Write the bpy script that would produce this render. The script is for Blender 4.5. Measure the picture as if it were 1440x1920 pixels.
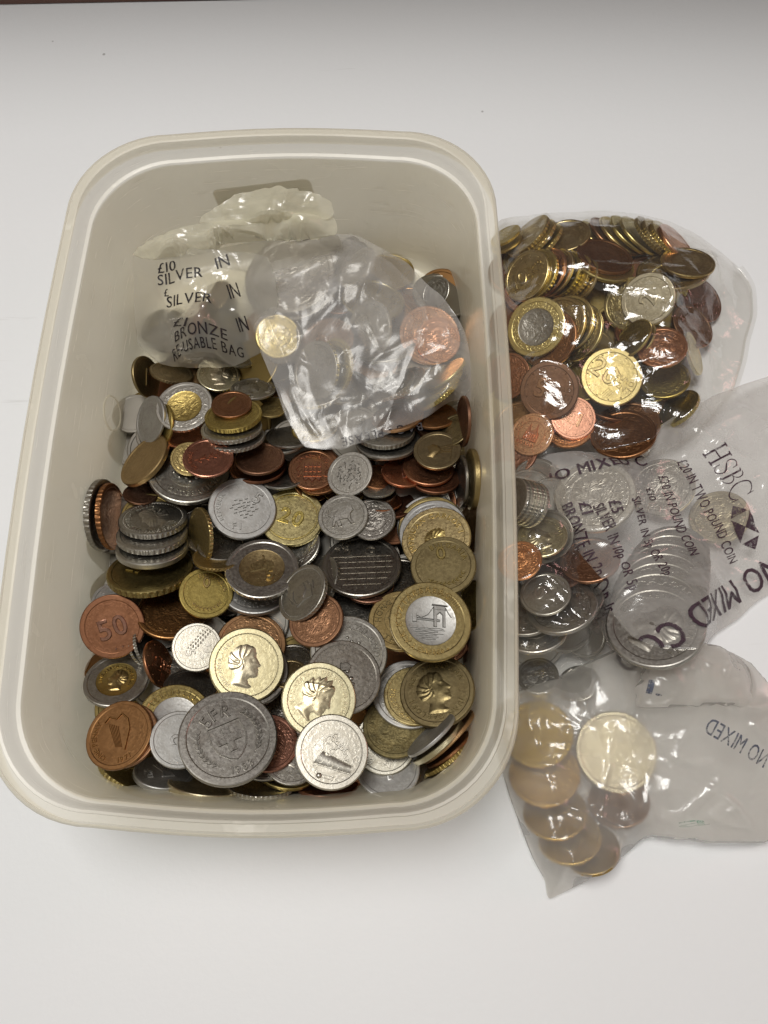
import bpy, bmesh, math, random
import numpy as np
from mathutils import Vector, Matrix
from mathutils.geometry import tessellate_polygon

for o in list(bpy.data.objects):
    bpy.data.objects.remove(o)
SC = bpy.context.scene
COL = SC.collection
random.seed(7)
RNG = np.random.default_rng(7)

# ------------------------------------------------------------------ camera
F = 1443.0                       # focal length in pixels of the 1440 x 1920 photograph
R = np.array([[0.9996217612856464, 0.008125437836662842, -0.026273782067767537],
              [-0.0003623244062659005, -0.9513830103020812, -0.3080101239075746],
              [-0.02749914699052753, 0.307903142186788, -0.9510202163709669]])
CAM = np.array([0.04302173468237945, -0.09765316249512244, 0.27704947219720577])
cam_data = bpy.data.cameras.new("camera")
cam_data.sensor_fit = 'VERTICAL'
cam_data.sensor_height = 24.0
cam_data.lens = F / 1920.0 * 24.0
cam_data.clip_start = 0.005
cam_data.clip_end = 50.0
cam = bpy.data.objects.new("camera", cam_data)
COL.objects.link(cam)
M = Matrix.Identity(4)
for i in range(3):
    M[i][0] = R[0][i]; M[i][1] = -R[1][i]; M[i][2] = -R[2][i]; M[i][3] = CAM[i]
cam.matrix_world = M
SC.camera = cam

# ------------------------------------------------------------------ world, lamps, exposure
W = bpy.data.worlds.new("World")
SC.world = W
W.use_nodes = True
bg = W.node_tree.nodes["Background"]
bg.inputs[0].default_value = (1.0, 0.955, 0.88, 1)
bg.inputs[1].default_value = 0.30

def lamp(name, loc, target, sx, sy, power, color):
    d = bpy.data.lights.new(name, 'AREA')
    d.shape = 'RECTANGLE'; d.size = sx; d.size_y = sy
    d.energy = power; d.color = color
    o = bpy.data.objects.new(name, d)
    COL.objects.link(o)
    o.location = loc
    o.rotation_euler = (Vector(target) - Vector(loc)).to_track_quat('-Z', 'Y').to_euler()
    return o
LAMP = Vector((-0.12, 0.13, 1.10))
lamp("ceiling_lamp", LAMP, (0.02, 0.0, 0.0), 0.42, 0.36, 9.0, (1.0, 0.975, 0.93))
lamp("side_lamp", (1.1, 0.35, 0.55), (0.12, 0.0, 0.0), 0.35, 0.45, 2.3, (1.0, 0.47, 0.43))

SC.view_settings.view_transform = 'Standard'
SC.view_settings.look = 'None'
SC.view_settings.gamma = 1.0
SC.view_settings.exposure = 0.0
SC.render.engine = 'CYCLES'
SC.cycles.max_bounces = 12
SC.cycles.diffuse_bounces = 8
SC.cycles.transparent_max_bounces = 24
SC.cycles.transmission_bounces = 8
SC.cycles.sample_clamp_indirect = 6.0
SC.cycles.use_denoising = True

# ------------------------------------------------------------------ picture <-> place
def ray(px, py):
    return R.T @ np.array([(px - 720.0) / F, (py - 960.0) / F, 1.0])
def P(px, py, z):
    d = ray(px, py)
    return CAM + d * ((z - CAM[2]) / d[2])
def pxof(X):
    c = R @ (np.asarray(X) - CAM)
    return 720 + F * c[0] / c[2], 960 + F * c[1] / c[2]

# ------------------------------------------------------------------ object helpers
def link(o, parent=None):
    COL.objects.link(o)
    if parent is not None:
        o.parent = parent
        if parent.type == 'EMPTY':                    # built in world coordinates under an Empty at the thing's base
            o.matrix_parent_inverse = Matrix.Translation(-parent.location)
    return o
def tag(o, label=None, cat=None, group=None, kind=None):
    if label: o['label'] = label
    if cat: o['category'] = cat
    if group: o['group'] = group
    if kind: o['kind'] = kind
    return o
def empty(name, loc=(0, 0, 0)):
    o = bpy.data.objects.new(name, None)
    o.empty_display_size = 0.01
    o.location = loc
    return link(o)
def mesh_from(name, verts, faces, mat=None, smooth=None):
    me = bpy.data.meshes.new(name)
    me.from_pydata([tuple(v) for v in verts], [], [tuple(f) for f in faces])
    me.update()
    if mat: me.materials.append(mat)
    if smooth is not None:
        me.polygons.foreach_set('use_smooth', [True] * len(me.polygons))
        if smooth < 180:
            me.set_sharp_from_angle(angle=math.radians(smooth))
    return me
def mesh_obj(name, verts, faces, mat=None, parent=None, smooth=None):
    return link(bpy.data.objects.new(name, mesh_from(name, verts, faces, mat, smooth)), parent)

# ------------------------------------------------------------------ materials
class NT:
    def __init__(s, name):
        s.m = bpy.data.materials.new(name); s.m.use_nodes = True
        s.t = s.m.node_tree; s.t.nodes.clear()
        s.out = s.t.nodes.new('ShaderNodeOutputMaterial')
    def n(s, typ, **kw):
        nd = s.t.nodes.new('ShaderNode' + typ)
        for k, v in kw.items():
            if k in nd.inputs.keys():
                s.set(nd.inputs[k], v)
            else:
                setattr(nd, k, v)
        return nd
    def set(s, sock, v):
        if isinstance(v, bpy.types.NodeSocket):
            s.t.links.new(v, sock)
        else:
            sock.default_value = v
    def math(s, op, a, b=None, c=None, clamp=False):
        nd = s.t.nodes.new('ShaderNodeMath'); nd.operation = op; nd.use_clamp = clamp
        for i, v in enumerate((a, b, c)):
            if v is not None: s.set(nd.inputs[i], v)
        return nd.outputs[0]
    def ramp(s, fac, stops):
        nd = s.t.nodes.new('ShaderNodeValToRGB')
        el = nd.color_ramp.elements
        while len(el) < len(stops): el.new(0.5)
        for e, (p, c) in zip(el, stops):
            e.position = p
            e.color = c if len(c) == 4 else (*c, 1)
        s.set(nd.inputs[0], fac)
        return nd.outputs[0]
    def maprange(s, v, a, b, c, d):
        nd = s.t.nodes.new('ShaderNodeMapRange')
        s.set(nd.inputs[0], v)
        for i, x in enumerate((a, b, c, d)): s.set(nd.inputs[i + 1], x)
        return nd.outputs[0]
    def mix(s, fac, a, b):
        nd = s.t.nodes.new('ShaderNodeMixShader')
        s.set(nd.inputs[0], fac); s.set(nd.inputs[1], a); s.set(nd.inputs[2], b)
        return nd.outputs[0]
    def mixc(s, fac, a, b, mode='MIX'):
        nd = s.t.nodes.new('ShaderNodeMix'); nd.data_type = 'RGBA'; nd.blend_type = mode
        s.set(nd.inputs[0], fac); s.set(nd.inputs[6], a); s.set(nd.inputs[7], b)
        return nd.outputs[2]
    def noise(s, vec, scale, detail=3.0, rough=0.55, dist=0.0):
        nd = s.t.nodes.new('ShaderNodeTexNoise')
        if vec is not None: s.set(nd.inputs['Vector'], vec)
        nd.inputs['Scale'].default_value = scale; nd.inputs['Detail'].default_value = detail
        nd.inputs['Roughness'].default_value = rough; nd.inputs['Distortion'].default_value = dist
        return nd.outputs['Fac']
    def done(s, shader):
        s.t.links.new(shader, s.out.inputs[0]); return s.m

def coin_mat(name, col, tarnish, rough=0.34, relief=1.0, tint=0.5, grime=0.5):
    """worn metal: tarnish clouds, grime in the low parts, fine scratches, and a worn struck design in fine relief"""
    t = NT(name)
    tc = t.n('TexCoord').outputs['Object']
    rnd = t.n('ObjectInfo').outputs['Random']
    off = t.math('MULTIPLY', rnd, 37.0)
    cmb = t.n('CombineXYZ'); t.set(cmb.inputs[0], off); t.set(cmb.inputs[1], off); t.set(cmb.inputs[2], off)
    add = t.n('VectorMath', operation='ADD'); t.set(add.inputs[0], tc); t.set(add.inputs[1], cmb.outputs[0])
    v = add.outputs[0]
    sep = t.n('SeparateXYZ'); t.set(sep.inputs[0], tc)
    x, y = sep.outputs[0], sep.outputs[1]
    r = t.math('SQRT', t.math('ADD', t.math('MULTIPLY', x, x), t.math('MULTIPLY', y, y)))
    th = t.math('ARCTAN2', y, x)
    # ring of worn lettering
    cv = t.n('CombineXYZ')
    t.set(cv.inputs[0], t.math('ADD', t.math('MULTIPLY', th, 4.6), off)); t.set(cv.inputs[1], t.math('MULTIPLY', r, 7.0)); t.set(cv.inputs[2], off)
    letters = t.maprange(t.noise(cv.outputs[0], 1.9, 1.0, 0.4), 0.52, 0.57, 0.0, 1.0)
    ringm = t.math('MULTIPLY', t.maprange(r, 0.60, 0.64, 0.0, 1.0), t.maprange(r, 0.79, 0.83, 1.0, 0.0))
    letters = t.math('MULTIPLY', letters, ringm)
    # central device
    dev = t.noise(v, 3.1, 3.5, 0.55, 1.3)
    dev = t.math('PINGPONG', t.math('MULTIPLY', dev, 3.0), 0.5)
    dev = t.math('MULTIPLY', dev, t.maprange(r, 0.46, 0.58, 1.6, 0.0))
    scr = t.noise(v, 60.0, 2.0, 0.6, 0.4)
    h = t.math('ADD', t.math('MULTIPLY', letters, 0.55 * relief), t.math('MULTIPLY', dev, 0.95 * relief))
    h = t.math('ADD', h, t.math('MULTIPLY', scr, 0.10))
    h = t.math('ADD', h, t.math('MULTIPLY', t.noise(v, 9.0, 3.0), 0.16))
    bump = t.n('Bump'); bump.inputs['Strength'].default_value = 0.40; bump.inputs['Distance'].default_value = 0.0003
    t.set(bump.inputs['Height'], h)
    cloud = t.noise(v, 1.6, 5.0, 0.62, 0.6)
    fine = t.noise(v, 16.0, 4.0, 0.65)
    f1 = t.maprange(t.math('ADD', t.math('MULTIPLY', cloud, 0.7), t.math('MULTIPLY', fine, 0.3)), 0.36, 0.66, 0.0, 1.0)
    f1 = t.math('MULTIPLY', f1, tint)
    c = t.mixc(f1, (*col, 1), (*tarnish, 1))
    low = t.maprange(t.math('ADD', letters, t.math('MULTIPLY', dev, 1.3)), 0.05, 0.6, 1.0, 0.0)
    low = t.math('MULTIPLY', t.math('MULTIPLY', low, t.maprange(fine, 0.35, 0.65, 0.2, 1.0)), t.maprange(r, 0.80, 0.88, grime, 0.0))
    c = t.mixc(low, c, (col[0] * 0.45, col[1] * 0.42, col[2] * 0.36, 1))
    blot = t.maprange(t.noise(v, 2.7, 6.0, 0.7, 1.0), 0.50, 0.68, 0.0, 0.62 * tint)
    c = t.mixc(blot, c, (tarnish[0] * 0.55, tarnish[1] * 0.48, tarnish[2] * 0.42, 1))
    mp = t.n('Mapping'); t.set(mp.inputs[0], v); mp.inputs['Scale'].default_value = (1.5, 60.0, 1.0); mp.inputs['Rotation'].default_value = (0, 0, 0.7)
    hair = t.maprange(t.noise(mp.outputs[0], 2.0, 2.0, 0.6), 0.66, 0.72, 0.0, 0.5)
    c = t.mixc(hair, c, (min(col[0] * 1.25, 1), min(col[1] * 1.25, 1), min(col[2] * 1.25, 1), 1))
    val = t.n('HueSaturation'); t.set(val.inputs['Color'], c)
    t.set(val.inputs['Value'], t.maprange(rnd, 0, 1, 0.80, 1.12))
    t.set(val.inputs['Hue'], t.maprange(t.math('FRACT', t.math('MULTIPLY', rnd, 7.31)), 0, 1, 0.490, 0.510))
    t.set(val.inputs['Saturation'], t.maprange(t.math('FRACT', t.math('MULTIPLY', rnd, 3.77)), 0, 1, 0.85, 1.1))
    p = t.n('BsdfPrincipled')
    t.set(p.inputs['Base Color'], val.outputs[0])
    p.inputs['Metallic'].default_value = 1.0
    t.set(p.inputs['Roughness'], t.math('ADD', t.maprange(fine, 0.3, 0.7, rough - 0.07, rough + 0.10), t.math('MULTIPLY', f1, 0.10)))
    t.set(p.inputs['Normal'], bump.outputs[0])
    return t.done(p.outputs[0])

COIN_SPEC = {
    'S': ("cupronickel", (0.46, 0.445, 0.405), (0.33, 0.31, 0.27), 0.33, 1.0, 0.6),
    'A': ("aluminium", (0.48, 0.475, 0.46), (0.38, 0.37, 0.355), 0.46, 0.8, 0.5, 0.3),
    'K': ("dark_nickel", (0.36, 0.34, 0.30), (0.25, 0.23, 0.20), 0.30, 0.9, 0.7),
    'W': ("bright_nickel", (0.56, 0.535, 0.475), (0.42, 0.39, 0.33), 0.30, 1.0, 0.5),
    'B': ("brass", (0.45, 0.35, 0.14), (0.29, 0.22, 0.09), 0.34, 0.9, 0.6),
    'Y': ("bright_brass", (0.60, 0.49, 0.20), (0.46, 0.36, 0.135), 0.30, 1.0, 0.5),
    'G': ("pale_gold", (0.60, 0.535, 0.365), (0.46, 0.40, 0.25), 0.32, 0.7, 0.5),
    'O': ("old_brass", (0.31, 0.24, 0.11), (0.19, 0.145, 0.07), 0.38, 0.8, 0.7),
    'Z': ("bronze", (0.37, 0.205, 0.085), (0.25, 0.135, 0.055), 0.36, 0.8, 0.6),
    'D': ("dark_copper", (0.31, 0.155, 0.085), (0.20, 0.10, 0.06), 0.36, 0.8, 0.7),
    'C': ("copper", (0.47, 0.21, 0.11), (0.33, 0.145, 0.08), 0.30, 0.9, 0.5),
    'R': ("bright_copper", (0.72, 0.36, 0.19), (0.56, 0.24, 0.11), 0.28, 1.0, 0.5),
    'U': ("amber_brass", (0.50, 0.34, 0.09), (0.38, 0.245, 0.06), 0.40, 0.4, 0.5, 0.2),
    'V': ("corroded_brass", (0.30, 0.25, 0.12), (0.10, 0.09, 0.05), 0.55, 1.2, 0.9, 0.8),
    'L': ("leaning_rust_brown", (0.45, 0.30, 0.15), (0.38, 0.25, 0.12), 0.42, 0.4, 0.5, 0.3),
}
MET = {k: coin_mat(*v) for k, v in COIN_SPEC.items()}
STRUCK = {k: coin_mat(v[0] + "_struck", v[1], v[2], v[3] if len(v) > 3 else .34, 0.10, v[5] if len(v) > 5 else .5, v[6] if len(v) > 6 else .5) for k, v in COIN_SPEC.items()}

def film_mat(name, milk, tint, gloss, rough, bump_scale, bump_str, warm=0.0, refr=0.0):
    """thin plastic film: clear transmission, milky scatter, and a wet-looking sheen along the creases"""
    t = NT(name)
    tc = t.n('TexCoord').outputs['Object']
    nz = t.noise(tc, bump_scale, 4.0, 0.6, 0.8)
    ng = t.noise(tc, bump_scale * 0.23, 3.0, 0.5, 1.4)
    bump = t.n('Bump'); bump.inputs['Strength'].default_value = bump_str; bump.inputs['Distance'].default_value = 0.0012
    t.set(bump.inputs['Height'], t.math('ADD', t.math('MULTIPLY', nz, 0.5), t.math('PINGPONG', t.math('MULTIPLY', ng, 3.0), 0.5)))
    tr = t.n('BsdfTransparent'); tr.inputs[0].default_value = (0.97, 0.965, 0.95, 1)
    di = t.n('BsdfDiffuse'); di.inputs[0].default_value = (*tint, 1)
    tl = t.n('BsdfTranslucent'); tl.inputs[0].default_value = (*tint, 1)
    t.set(di.inputs['Normal'], bump.outputs[0])
    hazy = t.mix(0.42, di.outputs[0], tl.outputs[0])
    lw = t.n('LayerWeight'); lw.inputs['Blend'].default_value = 0.30
    m = t.math('MULTIPLY', t.maprange(ng, 0.3, 0.7, 0.72, 1.28), milk)
    m = t.math('ADD', m, t.math('MULTIPLY', lw.outputs['Facing'], milk * 0.9), clamp=True)
    clear = tr.outputs[0]
    if refr > 0:
        rf = t.n('BsdfRefraction'); rf.inputs['Roughness'].default_value = 0.36; rf.inputs['IOR'].default_value = 1.09
        rf.inputs[0].default_value = (0.97, 0.965, 0.95, 1)
        clear = t.mix(refr, clear, rf.outputs[0])
    body = t.mix(m, clear, hazy)
    gl = t.n('BsdfGlossy'); gl.inputs['Roughness'].default_value = rough
    gl.inputs[0].default_value = (1, 1, 1, 1)
    t.set(gl.inputs['Normal'], bump.outputs[0])
    fc = t.n('LayerWeight'); fc.inputs['Blend'].default_value = 0.5
    t.set(fc.inputs['Normal'], bump.outputs[0])
    f5 = t.math('POWER', fc.outputs['Facing'], 4.0)
    g = t.math('MINIMUM', t.math('MULTIPLY', t.math('ADD', t.math('MULTIPLY', f5, 0.55), 0.045), gloss), 0.5)
    return t.done(t.mix(g, body, gl.outputs[0]))

FILM = {
    'grey_film': film_mat("old_grey_film", 0.30, (0.60, 0.58, 0.52), 1.3, 0.16, 260.0, 0.14, refr=0.55),
    'mouth_film': film_mat("yellowed_film", 0.58, (0.80, 0.77, 0.62), 1.1, 0.20, 260.0, 0.14),
    'milky_film': film_mat("milky_film", 0.25, (0.88, 0.87, 0.87), 0.60, 0.17, 240.0, 0.14, refr=0.0),
    'flap_film': film_mat("milky_flap_film", 0.12, (0.88, 0.87, 0.87), 0.55, 0.22, 240.0, 0.12),
    'clear_film': film_mat("clear_film", 0.03, (0.80, 0.78, 0.75), 1.4, 0.07, 330.0, 0.18),
    'bank_film': film_mat("bank_film", 0.25, (0.82, 0.80, 0.79), 1.1, 0.14, 260.0, 0.20),
    'hazy_film': film_mat("hazy_film", 0.29, (0.80, 0.775, 0.74), 1.0, 0.17, 260.0, 0.18, refr=0.60),
}
def flat_mat(name, col, rough=0.5):
    t = NT(name)
    tc = t.n('TexCoord').outputs['Object']
    p = t.n('BsdfPrincipled')
    c = t.mixc(t.noise(tc, 900.0, 3.0), (*col, 1), (col[0] * 1.6 + 0.01, col[1] * 1.6 + 0.01, col[2] * 1.6 + 0.01, 1))
    t.set(p.inputs['Base Color'], c)
    p.inputs['Roughness'].default_value = rough
    return t.done(p.outputs[0])
def paper_mat():
    t = NT("pale_grey_paper")
    di = t.n('BsdfDiffuse'); di.inputs[0].default_value = (0.78, 0.77, 0.70, 1)
    tl = t.n('BsdfTranslucent'); tl.inputs[0].default_value = (0.78, 0.77, 0.70, 1)
    tr = t.n('BsdfTransparent')
    return t.done(t.mix(0.35, t.mix(0.5, di.outputs[0], tl.outputs[0]), tr.outputs[0]))
def print_mat(name, col, worn=0.5):
    """printed ink that has rubbed thin in places"""
    t = NT(name)
    tc = t.n('TexCoord').outputs['Object']
    p = t.n('BsdfPrincipled'); p.inputs['Base Color'].default_value = (*col, 1); p.inputs['Roughness'].default_value = 0.5
    tr = t.n('BsdfTransparent')
    a = t.math('ADD', t.math('MULTIPLY', t.noise(tc, 340.0, 3.0, 0.65), 0.65), t.math('MULTIPLY', t.noise(tc, 1500.0, 2.0, 0.6), 0.35))
    return t.done(t.mix(t.maprange(a, 0.50 - .12 * worn, 0.66 - .10 * worn, 0.0, 0.80), p.outputs[0], tr.outputs[0]))
INK = print_mat("black_print", (0.012, 0.008, 0.012), 0.0)
INK_PURPLE = print_mat("plum_print", (0.045, 0.022, 0.035), 0.0)
INK_BLUE = print_mat("blue_grey_print", (0.06, 0.07, 0.11), 0.7)
INK_GREEN = print_mat("green_print", (0.12, 0.33, 0.22), 1.4)
INK_GREY = flat_mat("grey_print", (0.22, 0.215, 0.19), 0.6)

def tub_mat(name, clear, col, f0=0.04, rg=(0.16, 0.30)):
    t = NT(name)
    tc = t.n('TexCoord').outputs['Object']
    n1 = t.noise(tc, 28.0, 4.0, 0.6, 0.5)
    n2 = t.noise(tc, 700.0, 2.0)
    bump = t.n('Bump'); bump.inputs['Strength'].default_value = 0.12; bump.inputs['Distance'].default_value = 0.0006
    t.set(bump.inputs['Height'], t.math('ADD', n1, t.math('MULTIPLY', n2, 0.08)))
    c = t.mixc(n1, (*col, 1), (col[0] * 0.90, col[1] * 0.89, col[2] * 0.86, 1))
    mp = t.n('Mapping'); t.set(mp.inputs[0], tc); mp.inputs['Scale'].default_value = (30, 30, 420); mp.inputs['Rotation'].default_value = (0.5, 0.35, 0.2)
    scf = t.maprange(t.noise(mp.outputs[0], 1.6, 3.0, 0.65), 0.63, 0.70, 0.0, 0.35)
    spt = t.maprange(t.noise(tc, 900.0, 1.0), 0.765, 0.785, 0.0, 0.7)
    c = t.mixc(scf, c, (0.98, 0.97, 0.93, 1))
    c = t.mixc(spt, c, (0.30, 0.25, 0.18, 1))
    di = t.n('BsdfDiffuse'); t.set(di.inputs[0], c); t.set(di.inputs['Normal'], bump.outputs[0])
    tl = t.n('BsdfTranslucent'); t.set(tl.inputs[0], c)
    tr = t.n('BsdfTransparent'); tr.inputs[0].default_value = (0.97, 0.96, 0.92, 1)
    clear = t.math('MULTIPLY', t.math('SUBTRACT', 1.0, t.math('ADD', scf, spt)), clear, clamp=True)
    b = t.mix(clear, t.mix(0.32, di.outputs[0], tl.outputs[0]), tr.outputs[0])
    gl = t.n('BsdfGlossy'); t.set(gl.inputs['Roughness'], t.maprange(n1, 0.3, 0.7, *rg))
    t.set(gl.inputs['Normal'], bump.outputs[0])
    fc = t.n('LayerWeight'); fc.inputs['Blend'].default_value = 0.5; t.set(fc.inputs['Normal'], bump.outputs[0])
    g = t.math('ADD', t.math('MULTIPLY', t.math('POWER', fc.outputs['Facing'], 5.0), 0.45), f0)
    return t.done(t.mix(g, b, gl.outputs[0]))
TUB = tub_mat("tub_plastic", 0.52, (0.97, 0.925, 0.775))
TUB_RIM = tub_mat("tub_rim_plastic", 0.55, (0.95, 0.905, 0.78), 0.025, (0.30, 0.42))

def table_mat():
    t = NT("white_laminate")
    tc = t.n('TexCoord').outputs['Object']
    n1 = t.noise(tc, 5.0, 5.0, 0.6)
    n2 = t.noise(tc, 420.0, 3.0, 0.6)
    vor = t.n('TexVoronoi'); t.set(vor.inputs['Vector'], tc); vor.inputs['Scale'].default_value = 34.0
    spk = t.math('MULTIPLY', t.maprange(vor.outputs['Distance'], 0.020, 0.030, 1.0, 0.0),
                 t.maprange(t.noise(tc, 11.0, 2.0), 0.46, 0.52, 0.0, 1.0))
    c = t.mixc(n1, (0.795, 0.81, 0.835, 1), (0.755, 0.77, 0.79, 1))
    c = t.mixc(t.math('MULTIPLY', n2, 0.10), c, (0.66, 0.66, 0.65, 1))
    c = t.mixc(t.math('MULTIPLY', spk, 0.55), c, (0.14, 0.12, 0.11, 1))
    mp = t.n('Mapping'); t.set(mp.inputs[0], tc); mp.inputs['Scale'].default_value = (18, 240, 1); mp.inputs['Rotation'].default_value = (0, 0, 0.25)
    smr = t.math('MULTIPLY', t.maprange(t.noise(mp.outputs[0], 1.0, 3.0), 0.68, 0.76, 0.0, 0.30), t.maprange(t.noise(tc, 7.0, 2.0), 0.52, 0.62, 0.0, 1.0))
    c = t.mixc(smr, c, (0.42, 0.41, 0.40, 1))
    c = t.mixc(t.maprange(t.noise(tc, 2.2, 3.0, 0.5, 0.8), 0.45, 0.75, 0.0, 0.22), c, (0.70, 0.70, 0.70, 1))
    p = t.n('BsdfPrincipled')
    t.set(p.inputs['Base Color'], c)
    t.set(p.inputs['Roughness'], t.maprange(n1, 0.3, 0.7, 0.40, 0.58))
    bump = t.n('Bump'); bump.inputs['Strength'].default_value = 0.16; bump.inputs['Distance'].default_value = 0.0004
    t.set(bump.inputs['Height'], n2); t.set(p.inputs['Normal'], bump.outputs[0])
    return t.done(p.outputs[0])
def wood_mat():
    t = NT("red_brown_wood")
    tc = t.n('TexCoord').outputs['Object']
    mp = t.n('Mapping'); t.set(mp.inputs[0], tc); mp.inputs['Scale'].default_value = (4, 30, 60)
    c = t.mixc(t.noise(mp.outputs[0], 3.0, 4.0), (0.13, 0.055, 0.035, 1), (0.07, 0.03, 0.02, 1))
    p = t.n('BsdfPrincipled'); t.set(p.inputs['Base Color'], c); p.inputs['Roughness'].default_value = 0.4
    return t.done(p.outputs[0])

# ------------------------------------------------------------------ the setting: white table, brown panel behind it
TY = P(720, -4, 0)[1]
def box(name, x0, x1, y0, y1, z0, z1, mat):
    v = [(x, y, z) for z in (z0, z1) for y in (y0, y1) for x in (x0, x1)]
    f = [(0, 2, 3, 1), (4, 5, 7, 6), (0, 1, 5, 4), (2, 6, 7, 3), (0, 4, 6, 2), (1, 3, 7, 5)]
    return mesh_obj(name, v, f, mat)
tag(box("table", -0.9, 0.9, -0.8, TY + 0.06, -0.02, 0.0, table_mat()), kind='structure')
WOOD = wood_mat()
wall = tag(box("wall", -0.9, 0.9, TY, TY + 0.03, 0.0005, 0.60, WOOD), kind='structure')
sv = [(x, y, z) for z in (.30, .32) for x, y in ((-.9, TY - .0005), (-.9, TY - .035), (.02, TY - .038), (.9, TY - .075), (.9, TY - .0005))]
mesh_obj("added_shade_board", sv, [(4, 3, 2, 1, 0), (5, 6, 7, 8, 9)] + [(k, (k + 1) % 5, (k + 1) % 5 + 5, k + 5) for k in range(5)], WOOD, wall)  # unseen board added to shade the table's far end, deeper towards the right

# ------------------------------------------------------------------ the plastic tub
TW, TL = 0.150, 0.2314
def rr_loop(hx, hy, r, nc=14, ns=8, bow=0.0022):
    """rounded rectangle, sides bowed out a little, counter-clockwise"""
    pts = []
    for cx, cy, a0 in ((1, 1, 0), (-1, 1, 90), (-1, -1, 180), (1, -1, 270)):
        for k in range(nc + 1):
            a = math.radians(a0 + 90.0 * k / nc)
            pts.append((cx * (hx - r) + r * math.cos(a), cy * (hy - r) + r * math.sin(a)))
        # straight run to the next corner
        nx, ny, na = {0: (-1, 1, 90), 90: (-1, -1, 180), 180: (1, -1, 270), 270: (1, 1, 0)}[a0]
        e = (nx * (hx - r) + r * math.cos(math.radians(na)), ny * (hy - r) + r * math.sin(math.radians(na)))
        s = pts[-1]
        for k in range(1, ns):
            f = k / ns
            b = bow * math.sin(math.pi * f)
            ox, oy = {0: (0, 1), 90: (-1, 0), 180: (0, -1), 270: (1, 0)}[a0]
            pts.append((s[0] + (e[0] - s[0]) * f + ox * b, s[1] + (e[1] - s[1]) * f + oy * b))
    return pts
def sweep(profile, closed_floor=False, r0=0.033):
    verts, faces = [], []
    n = None
    for d, z in profile:
        lp = rr_loop(TW / 2 - d, TL / 2 - d, max(r0 - d * 0.55, 0.012))
        n = len(lp)
        verts += [(x, y, z) for x, y in lp]
    for i in range(len(profile) - 1):
        for k in range(n):
            a, b = i * n + k, i * n + (k + 1) % n
            faces.append((a, b, b + n, a + n))
    if closed_floor:
        faces.append(tuple((len(profile) - 1) * n + k for k in range(n)))
    return verts, faces
tub = empty("plastic_tub", (0, 0, 0))
tag(tub, "rectangular cloudy cream plastic tub with rounded corners, lid off, holding loose coins", "tub")
mm = 0.001
rim_prof = [(0.8, 51.6), (0.0, 51.6), (0.3, 55.6), (0.7, 58.2), (1.2, 59.3), (1.9, 59.8), (2.1, 59.45), (4.0, 59.45), (4.25, 59.9), (4.9, 59.7), (5.3, 58.6),
            (5.6, 55.6), (6.0, 52.9), (6.1, 52.6), (7.1, 52.2), (7.3, 51.6), (7.4, 50.9)]
v, f = sweep([(d * mm, z * mm) for d, z in rim_prof])
mesh_obj("rim", v, f, TUB_RIM, tub, 28)
wall_prof = [(7.4, 50.9), (7.8, 48.0), (8.6, 40.0), (9.6, 28.0), (10.6, 16.0), (11.4, 8.0), (12.1, 4.8), (13.4, 2.8), (15.4, 1.8), (18.4, 1.5)]
v, f = sweep([(d * mm, z * mm) for d, z in wall_prof], True)
mesh_obj("inner_wall", v, f, TUB, tub, 40)
out_prof = [(6.4, 50.4), (6.8, 47.5), (7.5, 40.0), (8.5, 28.0), (9.5, 16.0), (10.3, 8.0), (11.0, 4.0), (12.5, 1.6), (15.0, 0.6), (18.4, 0.4)]
v, f = sweep([(d * mm, z * mm) for d, z in out_prof], True)
mesh_obj("outer_wall", v, [tuple(reversed(q)) for q in f], TUB, tub, 40)
# ------------------------------------------------------------------ coin blanks (radius 1; the object is scaled to its real size)
def blank(name, H=0.070, seg=80, reed=False, inner=None, rimw=1.0):
    """struck blank: raised rim, recessed field, bevelled edge, optional reeding.  inner: radius left open for a core"""
    rim0 = 1 - 0.115 * rimw
    prof = [(rim0 - 0.025, H - 0.014), (rim0, H), (0.965, H), (0.988, H - 0.012), (1.0, H - 0.032)]
    prof = prof + [(r, -z) for r, z in reversed(prof)]
    verts, faces = [], []
    n = seg * 2 if reed else seg
    m = len(prof)
    for i, (r, z) in enumerate(prof):
        for k in range(n):
            a = 2 * math.pi * k / n
            rr = r
            if reed and i in (4, 5):
                rr = r if k % 4 < 2 else r - 0.020
            verts.append((rr * math.cos(a), rr * math.sin(a), z))
    for i in range(m - 1):
        for k in range(n):
            a, b = i * n + k, i * n + (k + 1) % n
            faces.append((a, a + n, b + n, b))
    if inner is None:
        faces.append(tuple(range(n)))
        faces.append(tuple((m - 1) * n + n - 1 - k for k in range(n)))
    else:
        base = len(verts)
        for z in (H - 0.014, -(H - 0.014)):
            for k in range(n):
                a = 2 * math.pi * k / n
                verts.append((inner * math.cos(a), inner * math.sin(a), z))
        for k in range(n):
            k2 = (k + 1) % n
            faces.append((base + k, k, k2, base + k2))
            faces.append((base + n + k2, (m - 1) * n + k2, (m - 1) * n + k, base + n + k))
            faces.append((base + k, base + k2, base + n + k2, base + n + k))
    me = bpy.data.meshes.new(name)
    me.from_pydata(verts, [], faces); me.update()
    me.polygons.foreach_set('use_smooth', [True] * len(me.polygons))
    me.set_sharp_from_angle(angle=math.radians(22))
    return me
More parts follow.
